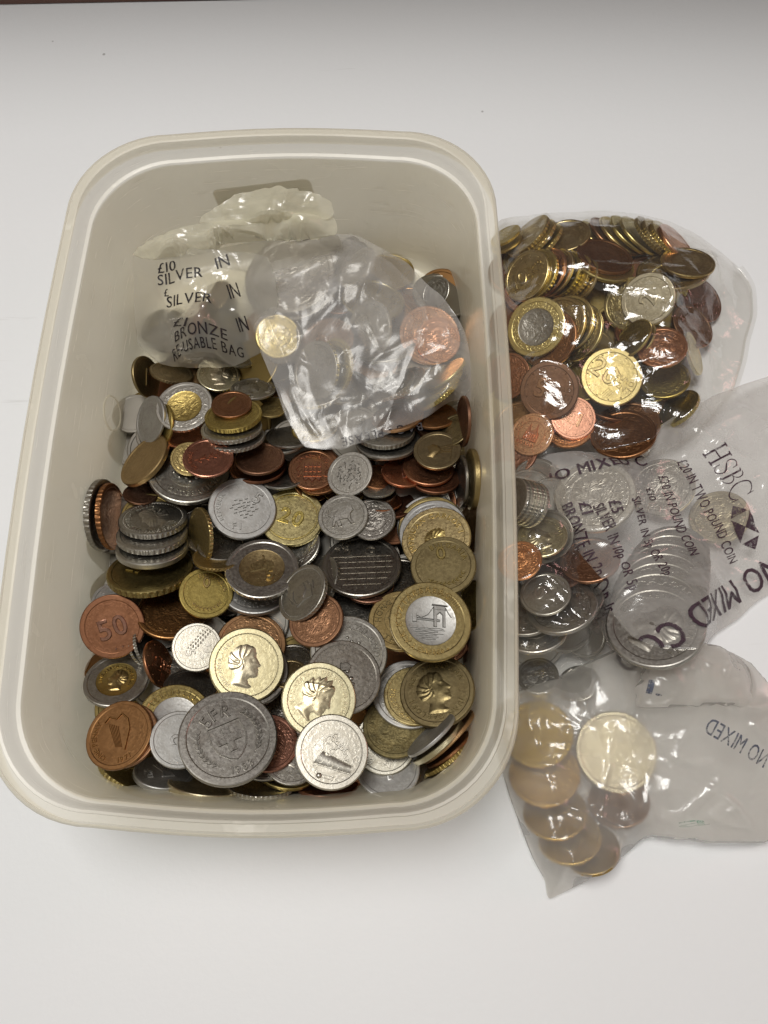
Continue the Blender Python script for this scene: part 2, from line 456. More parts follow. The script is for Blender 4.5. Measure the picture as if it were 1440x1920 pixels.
def core_disc(name, rad, H=0.070, seg=64):
    prof = [(rad - 0.035, H - 0.018), (rad - 0.004, H - 0.008), (rad - 0.002, -(H - 0.008)), (rad - 0.035, -(H - 0.018))]
    v, f = [], []
    for r, z in prof:
        for k in range(seg):
            a = 2 * math.pi * k / seg
            v.append((r * math.cos(a), r * math.sin(a), z))
    for i in range(3):
        for k in range(seg):
            a, b = i * seg + k, i * seg + (k + 1) % seg
            f.append((a, a + seg, b + seg, b))
    f.append(tuple(range(seg))); f.append(tuple(3 * seg + seg - 1 - k for k in range(seg)))
    return mesh_from(name, v, f, None, 25)
BLANK_SPEC = {'p': dict(H=0.066), 'r': dict(H=0.070, reed=True), 't': dict(H=0.095), 'w': dict(H=0.072, rimw=1.35),
              'n': dict(H=0.055), 'q': dict(H=0.085, reed=True)}
HALF = {k: s['H'] for k, s in BLANK_SPEC.items()}
_mesh_cache = {}
def blank_mesh(kind, metal, inner=None, struck=False):
    key = (kind, metal, inner, struck)
    if key not in _mesh_cache:
        base = (kind, None, inner)
        if base not in _mesh_cache:
            _mesh_cache[base] = blank("coin_blank", inner=inner, **BLANK_SPEC[kind])
        me = _mesh_cache[base].copy(); me.materials.append((STRUCK if struck else MET)[metal])
        _mesh_cache[key] = me
    return _mesh_cache[key]
def core_mesh(rad, metal, H, struck=False):
    key = ('core', rad, metal, H, struck)
    if key not in _mesh_cache:
        me = core_disc("coin_core", rad, H); me.materials.append((STRUCK if struck else MET)[metal]); _mesh_cache[key] = me
    return _mesh_cache[key]

# ------------------------------------------------------------------ glyphs
_glyphs = {}
def glyph(ch, depth=None, bevel=0.0):
    """(verts, faces, advance) of one character, height of a capital = 1"""
    key = (ch, depth, bevel)
    if key in _glyphs: return _glyphs[key]
    cu = bpy.data.curves.new("glyph", 'FONT')
    cu.body = ch; cu.size = 1.0 / 0.70; cu.resolution_u = 3
    if depth is None: cu.extrude = 0.0
    else:
        cu.extrude = depth; cu.bevel_depth = bevel; cu.bevel_resolution = 0
    ob = bpy.data.objects.new("glyph", cu); COL.objects.link(ob)
    dg = bpy.context.evaluated_depsgraph_get()
    me = ob.evaluated_get(dg).to_mesh()
    vs = [tuple(v.co) for v in me.vertices]
    fs = [tuple(p.vertices) for p in me.polygons]
    ob.evaluated_get(dg).to_mesh_clear()
    bpy.data.objects.remove(ob); bpy.data.curves.remove(cu)
    if vs:
        x0 = min(v[0] for v in vs); x1 = max(v[0] for v in vs)
        vs = [(v[0] - x0, v[1], v[2]) for v in vs]
        w = x1 - x0
    else: w = 0.35
    _glyphs[key] = (vs, fs, w)
    return _glyphs[key]

class Relief:
    """collects the raised design of one coin, in unit-radius coin coordinates"""
    def __init__(s, z): s.v, s.f, s.z = [], [], z
    def add(s, v, f):
        o = len(s.v); s.v += v; s.f += [tuple(i + o for i in q) for q in f]
    def char(s, ch, x, y, size, rot, hgt=0.022):
        vs, fs, w = glyph(ch, 0.05, 0.035)
        c, sn = math.cos(rot), math.sin(rot)
        out = []
        for a, b, d in vs:
            a = (a - w / 2) * size; b = (b - 0.5) * size
            out.append((x + a * c - b * sn, y + a * sn + b * c, s.z + hgt * max(-0.3, d / 0.085)))
        s.add(out, fs)
    def line(s, txt, x, y, size, rot=0.0, sp=0.16, hgt=0.022):
        ws = [glyph(c, 0.05, 0.035)[2] + sp for c in txt]
        tot = sum(ws) * size; p = -tot / 2
        for c, w in zip(txt, ws):
            q = p + w * size / 2
            if c != ' ': s.char(c, x + q * math.cos(rot), y + q * math.sin(rot), size, rot, hgt)
            p += w * size
    def arc(s, txt, rad, size, mid, outward=True, sp=0.28, hgt=0.018):
        """text along a circle; mid = angle in degrees of its middle; outward: feet towards the centre"""
        ws = [glyph(c, 0.05, 0.035)[2] + sp for c in txt]
        tot = sum(ws) * size / rad; a = math.radians(mid) + (tot / 2 if outward else -tot / 2)
        for c, w in zip(txt, ws):
            d = w * size / rad
            am = a - d / 2 if outward else a + d / 2
            if c != ' ':
                s.char(c, rad * math.cos(am), rad * math.sin(am), size, am - math.pi / 2 if outward else am + math.pi / 2, hgt)
            a += -d if outward else d
    def poly(s, pts, hgt=0.025, inset=0.03, dome=0.0):
        """raised island with sloping flanks"""
        n = len(pts)
        ar = sum(pts[i][0] * pts[(i + 1) % n][1] - pts[(i + 1) % n][0] * pts[i][1] for i in range(n))
        if ar < 0: pts = pts[::-1]
        ins = []
        for i in range(n):
            p, q, r = pts[i - 1], pts[i], pts[(i + 1) % n]
            tx, ty = r[0] - p[0], r[1] - p[1]
            l = math.hypot(tx, ty) + 1e-9
            ins.append((q[0] - ty / l * inset, q[1] + tx / l * inset))
        v = [(x, y, s.z - 0.004) for x, y in pts] + [(x, y, s.z + hgt) for x, y in ins]
        f = [(i, (i + 1) % n, n + (i + 1) % n, n + i) for i in range(n)]
        for t in tessellate_polygon([[Vector((x, y, 0)) for x, y in ins]]):
            a, b, c = (n + i for i in t)
            u, w = (Vector(v[b]) - Vector(v[a])), (Vector(v[c]) - Vector(v[a]))
            f.append((a, b, c) if u.cross(w).z > 0 else (a, c, b))
        s.add(v, f)
    def stroke(s, pts, wid=0.035, hgt=0.022):
        """raised ridge along a polyline"""
        n = len(pts); v, f = [], []
        for i, (x, y) in enumerate(pts):
            p, q = pts[max(i - 1, 0)], pts[min(i + 1, n - 1)]
            tx, ty = q[0] - p[0], q[1] - p[1]; l = math.hypot(tx, ty) + 1e-9
            nx, ny = -ty / l * wid / 2, tx / l * wid / 2
            v += [(x + nx, y + ny, s.z - 0.004), (x + nx * .4, y + ny * .4, s.z + hgt), (x - nx * .4, y - ny * .4, s.z + hgt), (x - nx, y - ny, s.z - 0.004)]
        for i in range(n - 1):
            for k in range(3):
                a = i * 4 + k; f.append((a + 1, a, a + 4, a + 5))
        f += [(0, 1, 2, 3), tuple((n - 1) * 4 + k for k in (3, 2, 1, 0))]
        s.add(v, f)
    def dot(s, x, y, r=0.03, hgt=0.02, n=8):
        v = [(x + r * math.cos(6.2832 * k / n), y + r * math.sin(6.2832 * k / n), s.z - 0.003) for k in range(n)]
        v += [(x + .6 * r * math.cos(6.2832 * k / n), y + .6 * r * math.sin(6.2832 * k / n), s.z + hgt * .8) for k in range(n)]
        v.append((x, y, s.z + hgt))
        f = [(k, (k + 1) % n, n + (k + 1) % n, n + k) for k in range(n)] + [(n + k, n + (k + 1) % n, 2 * n) for k in range(n)]
        s.add(v, f)
    def beads(s, rad=0.84, n=60, r=0.022):
        for k in range(n):
            a = 6.2832 * k / n; s.dot(rad * math.cos(a), rad * math.sin(a), r, 0.016, 6)
    def ring(s, rad, wid=0.03, hgt=0.018, a0=0, a1=360, n=64):
        s.stroke([(rad * math.cos(math.radians(a0 + (a1 - a0) * k / n)), rad * math.sin(math.radians(a0 + (a1 - a0) * k / n))) for k in range(n + 1)], wid, hgt)
    def ring_at(s, x, y, r, wid, hgt):
        s.stroke([(x + r * math.cos(.3927 * k), y + r * math.sin(.3927 * k)) for k in range(17)], wid, hgt)
    def leaf(s, x, y, ang, L=0.11, wd=0.045):
        c, sn = math.cos(ang), math.sin(ang)
        pts = [(0, 0), (L * .35, wd * .5), (L * .7, wd * .4), (L, 0), (L * .7, -wd * .4), (L * .35, -wd * .5)]
        s.poly([(x + a * c - b * sn, y + a * sn + b * c) for a, b in pts], 0.020, 0.010)
    def wreath(s, rad, a0, a1, n=10, L=0.13, berries=True):
        s.ring(rad, 0.022, 0.014, a0, a1, 24)
        d = 1 if a1 > a0 else -1
        for k in range(n):
            a = math.radians(a0 + (a1 - a0) * (k + .5) / n)
            for sd in (0.55, -0.55):
                s.leaf(rad * math.cos(a), rad * math.sin(a), a + d * math.pi / 2 - d * sd, L)
            if berries and k % 2: s.dot((rad + .06) * math.cos(a + .05), (rad + .06) * math.sin(a + .05), 0.018, 0.02, 6)
    def field(s, fn, ext=.78, n=76):
        """smoothly modelled relief: fn(X, Y) gives heights over the coin's field"""
        g = np.linspace(-ext, ext, n); X, Y = np.meshgrid(g, g); H = fn(X, Y)
        idx = -np.ones((n, n), int); v, f = [], []
        on = H > .0012
        cell = on[:-1, :-1] | on[1:, :-1] | on[:-1, 1:] | on[1:, 1:]
        use = np.zeros((n, n), bool)
        for a in (0, 1):
            for b in (0, 1): use[a:n - 1 + a, b:n - 1 + b] |= cell
        for a, b in zip(*np.nonzero(use)):
            idx[a, b] = len(v); v.append((X[a, b], Y[a, b], s.z + (H[a, b] * .72 if H[a, b] > 0 else 0) - .0012))
        for a, b in zip(*np.nonzero(cell)):
            f.append((idx[a, b], idx[a, b + 1], idx[a + 1, b + 1], idx[a + 1, b]))
        s.add(v, f)
    def head(s, sc=1.0, flip=1, dx=0.0, dy=0.0, style=0):
        """bust in profile, facing right when flip = 1; style 1 wears a coronet, style 2 is a bearded older bust"""
        pts = [(-.50, -.62), (-.40, -.46), (-.33, -.30), (-.38, -.20), (-.50, -.10), (-.55, .06), (-.54, .22), (-.46, .38), (-.34, .50), (-.18, .57), (.00, .59), (.14, .55), (.23, .47),
               (.26, .38), (.28, .30), (.265, .24), (.30, .16), (.37, .04), (.41, -.03), (.395, -.07), (.33, -.085), (.325, -.12), (.35, -.155), (.325, -.185), (.345, -.22), (.32, -.26), (.325, -.32),
               (.29, -.37), (.20, -.385), (.10, -.375), (.05, -.44), (.06, -.54), (.16, -.64), (.02, -.72), (-.24, -.72)]
        if style == 1: pts = pts[:5] + [(-.58, .0), (-.60, .16), (-.52, .30), (-.50, .42), (-.42, .40), (-.36, .56), (-.28, .50), (-.18, .66), (-.10, .56), (.02, .66), (.08, .55)] + pts[11:]
        if style == 2: pts = pts[:24] + [(.36, -.30), (.34, -.44), (.20, -.52), (.06, -.50)] + pts[31:]
        pg = np.array(pts)
        def fn(X, Y):
            x = (X - dx) * flip / sc; y = (Y - dy) / sc
            d = np.full_like(x, 9.0); ins = np.zeros(x.shape, bool)
            for k in range(len(pg)):
                a, b = pg[k - 1], pg[k]
                t = np.clip(((x - a[0]) * (b[0] - a[0]) + (y - a[1]) * (b[1] - a[1])) / (np.sum((b - a) ** 2) + 1e-12), 0, 1)
                d = np.minimum(d, np.hypot(x - a[0] - t * (b[0] - a[0]), y - a[1] - t * (b[1] - a[1])))
                c = (a[1] > y) != (b[1] > y)
                with np.errstate(all='ignore'):
                    ins ^= c & (x < (b[0] - a[0]) * (y - a[1]) / (b[1] - a[1] + 1e-12) + a[0])
            h = .026 * (1 - np.exp(-d / .07)) + .012 * np.clip(d / .35, 0, 1)
            G = lambda cx, cy, r, a: a * np.exp(-((x - cx) ** 2 + (y - cy) ** 2) / (r * r))
            h += G(.10, -.05, .13, .008) + G(.12, -.30, .09, .005) - G(.17, .12, .05, .010) + G(.19, .20, .05, .006) + G(.185, .115, .020, .008) - G(.24, -.17, .04, .006) - G(-.02, -.40, .10, .008) + G(.05, .36, .14, .004)
            hair = np.clip((.10 - x + .5 * np.clip(y - .30, 0, 1)) / .06, 0, 1) * np.clip((y + .16 + .3 * np.clip(-x - .2, 0, 1)) / .06, 0, 1)
            hair = np.maximum(hair, np.clip((y - .40) / .05, 0, 1))
            face = np.clip((x + .10) / .05, 0, 1) * np.clip((.28 - y) / .05, 0, 1); hair = hair * (1 - face)
            ph = np.arctan2(y - .10, x + .12) * 9 + 9 * np.hypot(x + .12, y - .10) + 1.2 * np.sin(9 * x + 7 * y)
            h += hair * (.004 + .0075 * np.sin(ph * 1.25) + .003 * np.sin(ph * 2.7 + 1))
            h += G(-.13, .0, .05, .010) - G(-.115, .01, .022, .010)
            if style == 2: h += np.clip((-.14 - y) / .05, 0, 1) * np.clip((x - .0) / .05, 0, 1) * .005 * np.sin(60 * x + 30 * y)
            if style == 1: h += .009 * np.exp(-((y - .42 - .35 * x - .25 * x * x * -1) / .03) ** 2) * (x < .2)
            h *= np.clip((x * .3 + y + .70) / .08, 0, 1)
            return np.where(ins, h * sc ** .5, 0)
        s.field(fn)
    def build(s, mat, name="raised_design"):
        me = mesh_from(name, s.v, s.f, mat, 50)
        return me

def wob(n, r, rnd):
    return [(r * (0.75 + .5 * rnd.random()) * math.cos(6.2832 * k / n), r * (0.75 + .5 * rnd.random()) * math.sin(6.2832 * k / n)) for k in range(n)]
def D_fr5(q):
    q.beads(0.86, 80, 0.016)
    q.arc("5FR", 0.56, 0.25, 97, hgt=0.026)
    q.arc("1983", 0.70, 0.15, -88, outward=False, hgt=0.022)
    sh = [(-.34, .33), (.34, .33), (.36, 0), (.28, -.24), (.12, -.40), (0, -.46), (-.12, -.40), (-.28, -.24), (-.36, 0)]
    q.stroke([(x, y - .04) for x, y in sh + [sh[0]]], .035, .026)
    q.poly([(a, b - .06) for a, b in ((-.08, .28), (.08, .28), (.08, .09), (.26, .09), (.26, -.07), (.08, -.07), (.08, -.26), (-.08, -.26), (-.08, -.07), (-.26, -.07), (-.26, .09), (-.08, .09))], .024, .016)
    q.wreath(0.62, 232, 150, 9, .13); q.wreath(0.62, -52, 38, 10, .13)
def D_num(txt, size, y=0.0, ring=None, around=None, mid=90, out=True, asz=0.16, beads=False, wr=False):
    def fn(q):
        q.line(txt, 0, y, size, 0, 0.14, 0.028)
        if ring: q.ring(ring, .028, .014)
        if around: q.arc(around, 0.70, asz, mid, out)
        if beads: q.beads(0.85, 56, .018)
        if wr: q.wreath(0.64, 215, 325, 9, .14)
    return fn
def D_head(around=None, mid=90, out=True, asz=.13, beads=False, sc=1.0, flip=1, dx=0, dy=0, extra=None, style=0):
    def fn(q):
        q.head(sc, flip, dx, dy, style)
        if beads: q.beads(0.85, 64, .017)
        if around: q.arc(around, 0.73, asz, mid, out, .34)
        if extra: q.arc(extra[0], 0.73, asz, extra[1], extra[2], .34)
    return fn
def D_chest(q):
    """a decorated open casket with a ladle in front of it"""
    q.poly([(-.52, .10), (-.24, .44), (-.24, .06), (-.50, -.28)], .004, .012)
    q.poly([(-.50, -.30), (-.23, .03), (.56, -.36), (.52, -.58)][::-1], .004, .012)
    q.stroke([(-.52, .10), (-.24, .44)], .03, .02); q.stroke([(-.52, .10), (-.50, -.29)], .03, .02); q.stroke([(.56, -.36), (.52, -.59)], .03, .02)
    for k in range(3): q.ring_at(-.30 + .27 * k, -.22 - .125 * k, .075, .02, .016)
    q.ring_at(-.38, .10, .09, .022, .016)
    q.stroke([(-.24, .44), (-.24, .03), (.58, -.37)], .035, .03)
    q.stroke([(-.50, -.30), (.52, -.60)], .035, .025)
    for k, (x, y, r) in enumerate(((-.04, .30, .13), (.10, .36, .12), (.22, .28, .13), (.32, .14, .12), (.08, .18, .13), (-.10, .12, .11), (.22, .04, .12), (.40, .00, .09), (.44, -.16, .08), (-.06, -.02, .09))):
        q.stroke([(x + r * math.cos(.5 * j + k), y + r * .9 * math.sin(.5 * j + k)) for j in range(8)], .05, .03)
    q.dot(-.33, -.62, .085, .04, 12)
    q.stroke([(-.46, -.40), (-.42, -.48), (-.33, -.56)], .035, .032)
    q.stroke([(-.52, -.36), (-.40, -.36), (-.42, -.46)], .03, .03)
    q.stroke([(-.27, -.58), (.06, -.66)], .03, .03); q.stroke([(-.25, -.66), (.04, -.74)], .03, .03)
def D_bridge(q):
    """chain bridge with a gate tower over ripples of water"""
    for y, x0, x1 in ((.10, -.46, .22), (.06, -.46, .22)): q.stroke([(x0, y - .04), (x1, y - .08)], .022, .03)
    q.poly([(.06, .38), (.36, .36), (.36, -.16), (.28, -.16), (.28, .14), (.22, .20), (.15, .14), (.15, -.16), (.06, -.16)], .03, .02)
    q.stroke([(.02, .40), (.40, .38)], .04, .045); q.stroke([(.06, .28), (.36, .27)], .025, .045)
    q.poly([(-.46, .16), (-.34, .16), (-.34, -.06), (-.46, -.06)], .03, .02)
    q.stroke([(.06, .34), (-.08, .14), (-.24, .06), (-.36, .12)], .018, .03)
    q.stroke([(.36, .33), (.44, .18), (.50, .10)], .018, .03)
    for k in range(7):
        y = -.20 - .045 * k; w = .50 - .035 * k
        q.stroke([(-w + .1 * (k % 2) + .1 * j, y + .01 * math.sin(j * 2.1 + k)) for j in range(int(w * 18))], .018, .018)
def D_ring200(q):
    q.arc("MAGYAR K\u00d6ZT\u00c1RSAS\u00c1G", 0.79, 0.15, 168, True, .30)
    for k in range(14):
        a = math.radians(84 - 4.2 * k); q.stroke([(.70 * math.cos(a), .70 * math.sin(a)), (.86 * math.cos(a), .86 * math.sin(a))], .022, .014)
    q.arc("\u2022 2000 \u2022", 0.79, 0.10, -80, False)
def D_crownarms(q):
    q.poly([(-.16, .34), (.02, .40), (.16, .34), (.13, .14), (-.13, .14)], .024, .03)
    for k in range(16):
        q.dot(.30 * math.cos(2.4 * k) * (k / 16) ** .5, -.10 + .32 * math.sin(2.4 * k) * (k / 16) ** .5, .05 + .03 * RNG.random(), .026)
    q.stroke([(-.30, -.36), (0, -.44), (.30, -.36)], .05, .022)
    q.beads(.85, 66, .017)
def D_leaves(q):
    for k in range(40):
        a = math.radians(200 + 140 * RNG.random()); r = .40 + .36 * RNG.random()
        q.leaf(r * math.cos(a), r * math.sin(a), 6.28 * RNG.random(), .2, .10)
    q.beads(.86, 70, .016)
def D_grid(q):
    for k in range(6):
        x = -.6 + .24 * k; h = math.sqrt(.56 - x * x) if abs(x) < .74 else .2
        q.stroke([(x, -h), (x, min(h, .30))], .022, .018)
        y = -.62 + .18 * k; w = math.sqrt(max(.6 - y * y, .1))
        q.stroke([(-w, y), (w, y)], .018, .012)
    q.line("2", -.34, .42, .30, .1)
    q.line("G", .20, .46, .30, 0); q.stroke([(.02, .30), (.02, .62)], .04, .024)
    q.line("1980", -.50, .62, .13, .55)
def D_portcullis(q):
    for k in range(5): q.stroke([(-.34 + .17 * k, -.30), (-.34 + .17 * k, .34)], .05, .028)
    for y in (.34, .10, -.14): q.stroke([(-.36, y), (.36, y)], .05, .03)
    q.poly([(-.36, .40), (-.30, .62), (-.14, .48), (0, .68), (.14, .48), (.30, .62), (.36, .40)], .028, .03)
    for s_ in (-1, 1): q.stroke([(s_ * .42, .30), (s_ * .60, .36), (s_ * .52, .12), (s_ * .66, .0), (s_ * .52, -.20)], .05, .024)
    q.arc("ONE PENNY", .70, .17, -90, False, .2)
def D_figure(q):
    """a walking beast with a raised paw, much worn"""
    q.poly([(-.42, -.05), (-.30, .16), (.02, .18), (.20, .34), (.42, .36), (.46, .14), (.32, .02), (.30, -.26), (.40, -.44), (.24, -.44), (.14, -.18), (-.14, -.16), (-.10, -.44), (-.26, -.44), (-.30, -.18), (-.40, -.40), (-.52, -.40), (-.46, -.20)], .034, .035)
    q.stroke([(-.42, .0), (-.60, .20), (-.50, .42), (-.38, .36)], .05, .03)
    for k in range(5): q.stroke([(.18 + .05 * k, .30 - .02 * k), (.10 + .06 * k, .06)], .03, .045)
def D_harp(q):
    for k in range(6): q.stroke([(-.28 + .055 * k, .40 - .03 * k), (-.10 + .035 * k, -.34 - .01 * k)], .020, .026)
    q.stroke([(-.40, .46), (-.24, .60), (-.02, .48), (.14, .60), (.30, .40), (.34, .10), (.16, -.50)], .06, .03)
    q.arc("ONE PENNY", .74, .14, 185, True, .2); q.arc("1971", .74, .14, -80, False, .3)
def D_penny1(q):
    q.stroke([(-.52, -.18), (-.20, -.06), (.06, .02), (.34, .20)], .05, .026)
    for k in range(5): q.leaf(-.40 + .14 * k, -.12 + .07 * k, (.9 if k % 2 else -.7), .24, .11)
    q.line("1", .42, .22, .34, .4); q.arc("PFENNIG", .70, .15, 200, False, .2)
def D_sun5(q):
    for i in range(7):
        for j in range(5): q.dot(-.62 + .10 * i + .05 * (j % 2), .12 + .10 * j - .11 * i + .2, .042, .022, 6)
    q.line("5", .18, -.28, .40, .1); q.leaf(.1, .2, .9, .36, .16); q.leaf(.2, .12, .1, .36, .16); q.leaf(.0, .3, 1.6, .3, .14)
    q.ring(.90, .02, .01)
def D_eagle(q):
    q.poly([(-.40, -.40), (-.30, -.16), (-.46, .10), (-.24, .30), (.05, .22), (.20, .02), (.02, -.18), (-.10, -.46)], .026, .05)
    for k in range(4): q.stroke([(.0 + .04 * k, -.22 + .12 * k), (.26 + .05 * k, -.06 + .12 * k), (.58, -.02 + .12 * k)], .03, .022)
    q.stroke([(.60, -.50), (.60, .50)], .03, .018)
def D_euro(n, sm=None):
    def fn(q):
        q.line(n, -.30, .02, .62, 0, .1, .026)
        q.ring(.30, .03, .016, 200, 520, 30)
        q.line("EURO", .42, .18, .16); q.line("CENT", .42, -.08, .19)
        for k in range(12):
            a = 6.2832 * k / 12; q.dot(.78 * math.cos(a), .78 * math.sin(a), .036, .02, 5)
        for k in range(4): q.stroke([(.1 + .07 * k, -.70), (.16 + .07 * k, -.34)], .02, .014)
    return fn
def D_cathedral(q):
    q.poly([(-.36, -.34), (-.30, .16), (-.20, .46), (-.10, .16), (.06, .22), (.14, .56), (.24, .18), (.34, .10), (.38, -.34)], .026, .03)
    for k in range(6): q.stroke([(-.28 + .11 * k, -.30), (-.26 + .11 * k, .06)], .026, .045)
    q.ring(.62, .026, .016); q.line("ESPA\u00d1A", -.1, -.47, .15, 0)
    for k in range(12):
        a = 6.2832 * k / 12; q.dot(.76 * math.cos(a), .76 * math.sin(a), .05, .022, 5)
def D_map(q):
    q.poly([(-.30, -.40), (-.42, -.10), (-.24, .10), (-.34, .34), (-.10, .50), (.16, .40), (.34, .48), (.40, .12), (.22, -.02), (.30, -.34), (.02, -.46)], .016, .05)
    q.arc("UNION", .52, .12, 40, True); q.ring(.92, .01, .01)
def D_rays(q):
    for k in range(9):
        a = math.radians(60 + 12 * k); q.stroke([(.70 * math.cos(a), .70 * math.sin(a)), (.79 * math.cos(a), .79 * math.sin(a)), (.88 * math.cos(a), .88 * math.sin(a))], .055, .02)
def D_won(q):
    q.line("5", .36, .42, .36, -.35, hgt=.03)
    for k in range(26):
        a = 2.4 * k; r = .40 * math.sqrt(k / 26); q.stroke([(r * math.cos(a), r * .85 * math.sin(a)), (r * math.cos(a) + .09, r * .85 * math.sin(a) + .05)], .06, .028)
    q.line("F", -.12, -.62, .20, .2); q.line("1", .06, -.60, .20, .2); q.arc("REPUBLIK", .72, .12, 190, True, .3)
def D_rose(q):
    q.head(.9, 1, -.05, 0); q.arc("ELIZABETH \u2022 II", .74, .16, 200, True, .24); q.arc("D\u2022G\u2022REGINA", .74, .16, 20, True, .24)
def D_lion(q):
    for k in range(40):
        a = 2.4 * k; r = .58 * math.sqrt(k / 40)
        q.stroke([(r * math.cos(a), r * math.sin(a)), (r * math.cos(a) + .12 * math.cos(k), r * math.sin(a) + .12 * math.sin(k))], .07, .03)
def D_rice(q):
    for k in range(9): q.stroke([(-.1 + .05 * k, -.30), (-.05 + .03 * k, .0), (-.30 + .10 * k, .40)], .04, .024)
    q.line("\u7c73", -.52, .0, .20, .0); q.stroke([(-.56, -.30), (-.40, -.30), (-.40, -.16), (-.56, -.16), (-.56, -.30)], .03, .02); q.stroke([(-.6, .0), (-.40, .0)], .03, .02); q.stroke([(-.5, -.1), (-.5, .12)], .03, .02)
def D_text2(a, b, mid=90, sz=.15):
    def fn(q):
        q.arc(a, .70, sz, mid, True, .3)
        if b: q.arc(b, .70, sz, mid + 180, False, .3)
        q.ring(.50, .02, .01)
        for k in range(20):
            an = 2.4 * k; r = .40 * math.sqrt(k / 20); q.dot(r * math.cos(an), r * math.sin(an), .05, .022)
    return fn
def D_crest(q):
    q.poly([(-.20, .30), (.20, .30), (.22, -.02), (0, -.26), (-.22, -.02)], .026, .03)
    for s_ in (-1, 1):
        q.stroke([(s_ * .34, -.30), (s_ * .40, 0), (s_ * .30, .26)], .08, .026); q.stroke([(s_ * .46, -.2), (s_ * .54, .1)], .05, .022)
    q.stroke([(-.34, -.40), (0, -.34), (.34, -.40)], .06, .022); q.beads(.85, 60, .018)
def D_bank(q):
    q.poly([(-.5, -.1), (-.38, .30), (.1, .42), (.52, .18), (.5, -.12)], .018, .04)
    for k in range(9): q.stroke([(-.44 + .11 * k, -.08), (-.42 + .11 * k, .24)], .03, .03)
    q.line("5", .22, -.40, .50, -.15, hgt=.032); q.line("1", .20, .46, .3, 0)
DESIGN = {
    'fr5': D_fr5, 'chest': D_chest, 'bridge': D_bridge, 'ring200': D_ring200, 'arms': D_crownarms, 'leaves': D_leaves, 'grid': D_grid,
    'port': D_portcullis, 'fig': D_figure, 'harp': D_harp, 'pen1': D_penny1, 'sun5': D_sun5, 'eagle': D_eagle, 'cath': D_cathedral, 'map': D_map,
    'rays': D_rays, 'won': D_won, 'rose': D_rose, 'lion': D_lion, 'rice': D_rice, 'crest': D_crest, 'bank': D_bank,
    'n50': D_num("50", .62, -.02, None, "\u2022 \u2022", -90, False), 'n50b': D_num("50", .34, .34, None), 'n10': D_num("0", .42, .42, None, "BULGARIA", 60, wr=True),
    'n1': D_num("1", .42, -.30, None, "BELGIE", 30, asz=.2), 'n2': D_num("2", .62, 0), 'n20': D_num("20", .5, 0, .78), 'n1b': D_num("1", .8, 0),
    'hd': D_head(), 'blank': lambda q: q.ring(.93, .01, .006), 'hdq': D_head("ELIZABETH II  DEI GRATIA REGINA", 100, True, .10, True, .95, 1, 0, 0, None, 1), 'hdb': D_head("HISPANIA \u2022 REX", 175, True, .10, True, .92), 'hdr': D_head("GEORGIVS VI D:G:BR:OMN:REX", 180, True, .115, True, .95, -1, 0, 0, None, 2),
    'jc': D_head("JUAN CARLOS I", 100, True, .15, False, .7, 1, .06, -.10, ("1990", 200, True)), 'jc2': D_head("JUAN CARLOS I", -110, True, .13, False, .95, 1, .0, .0, ("REY DE ESPA\u00d1A", 75, True)),
    'hdg': D_head("ELIZABETH \u2022 AUSTRALIA", 90, True, .13, False, .95, -1), 'hk': D_text2("HONG KONG", "TEN CENTS", 120, .17), 'port2': D_text2("POBLACHT \u2022", "EIRE", 150, .14),
    'swz': D_text2("SWAZILAND", None, 60, .17), 'indo': D_text2("REPUBLIK", "INDONESIA", 90, .15), 'osto': D_text2("REPUBLIK", "\u00d6STERREICH", 90, .13),
    'pta': D_num("25", .5, 0, None, "PESETAS", -120, False, .17), 'e5': D_euro("5"), 'e2': D_euro("2"), 'e1': D_euro("1"), 'e20': D_euro("20"), 'e10': D_euro("10"),
    'cir': D_text2("\u2022 1996 \u2022", "DEUTSCHE", -100, .16),
}
def make_design(key, z):
    q = Relief(z); DESIGN[key](q); return q
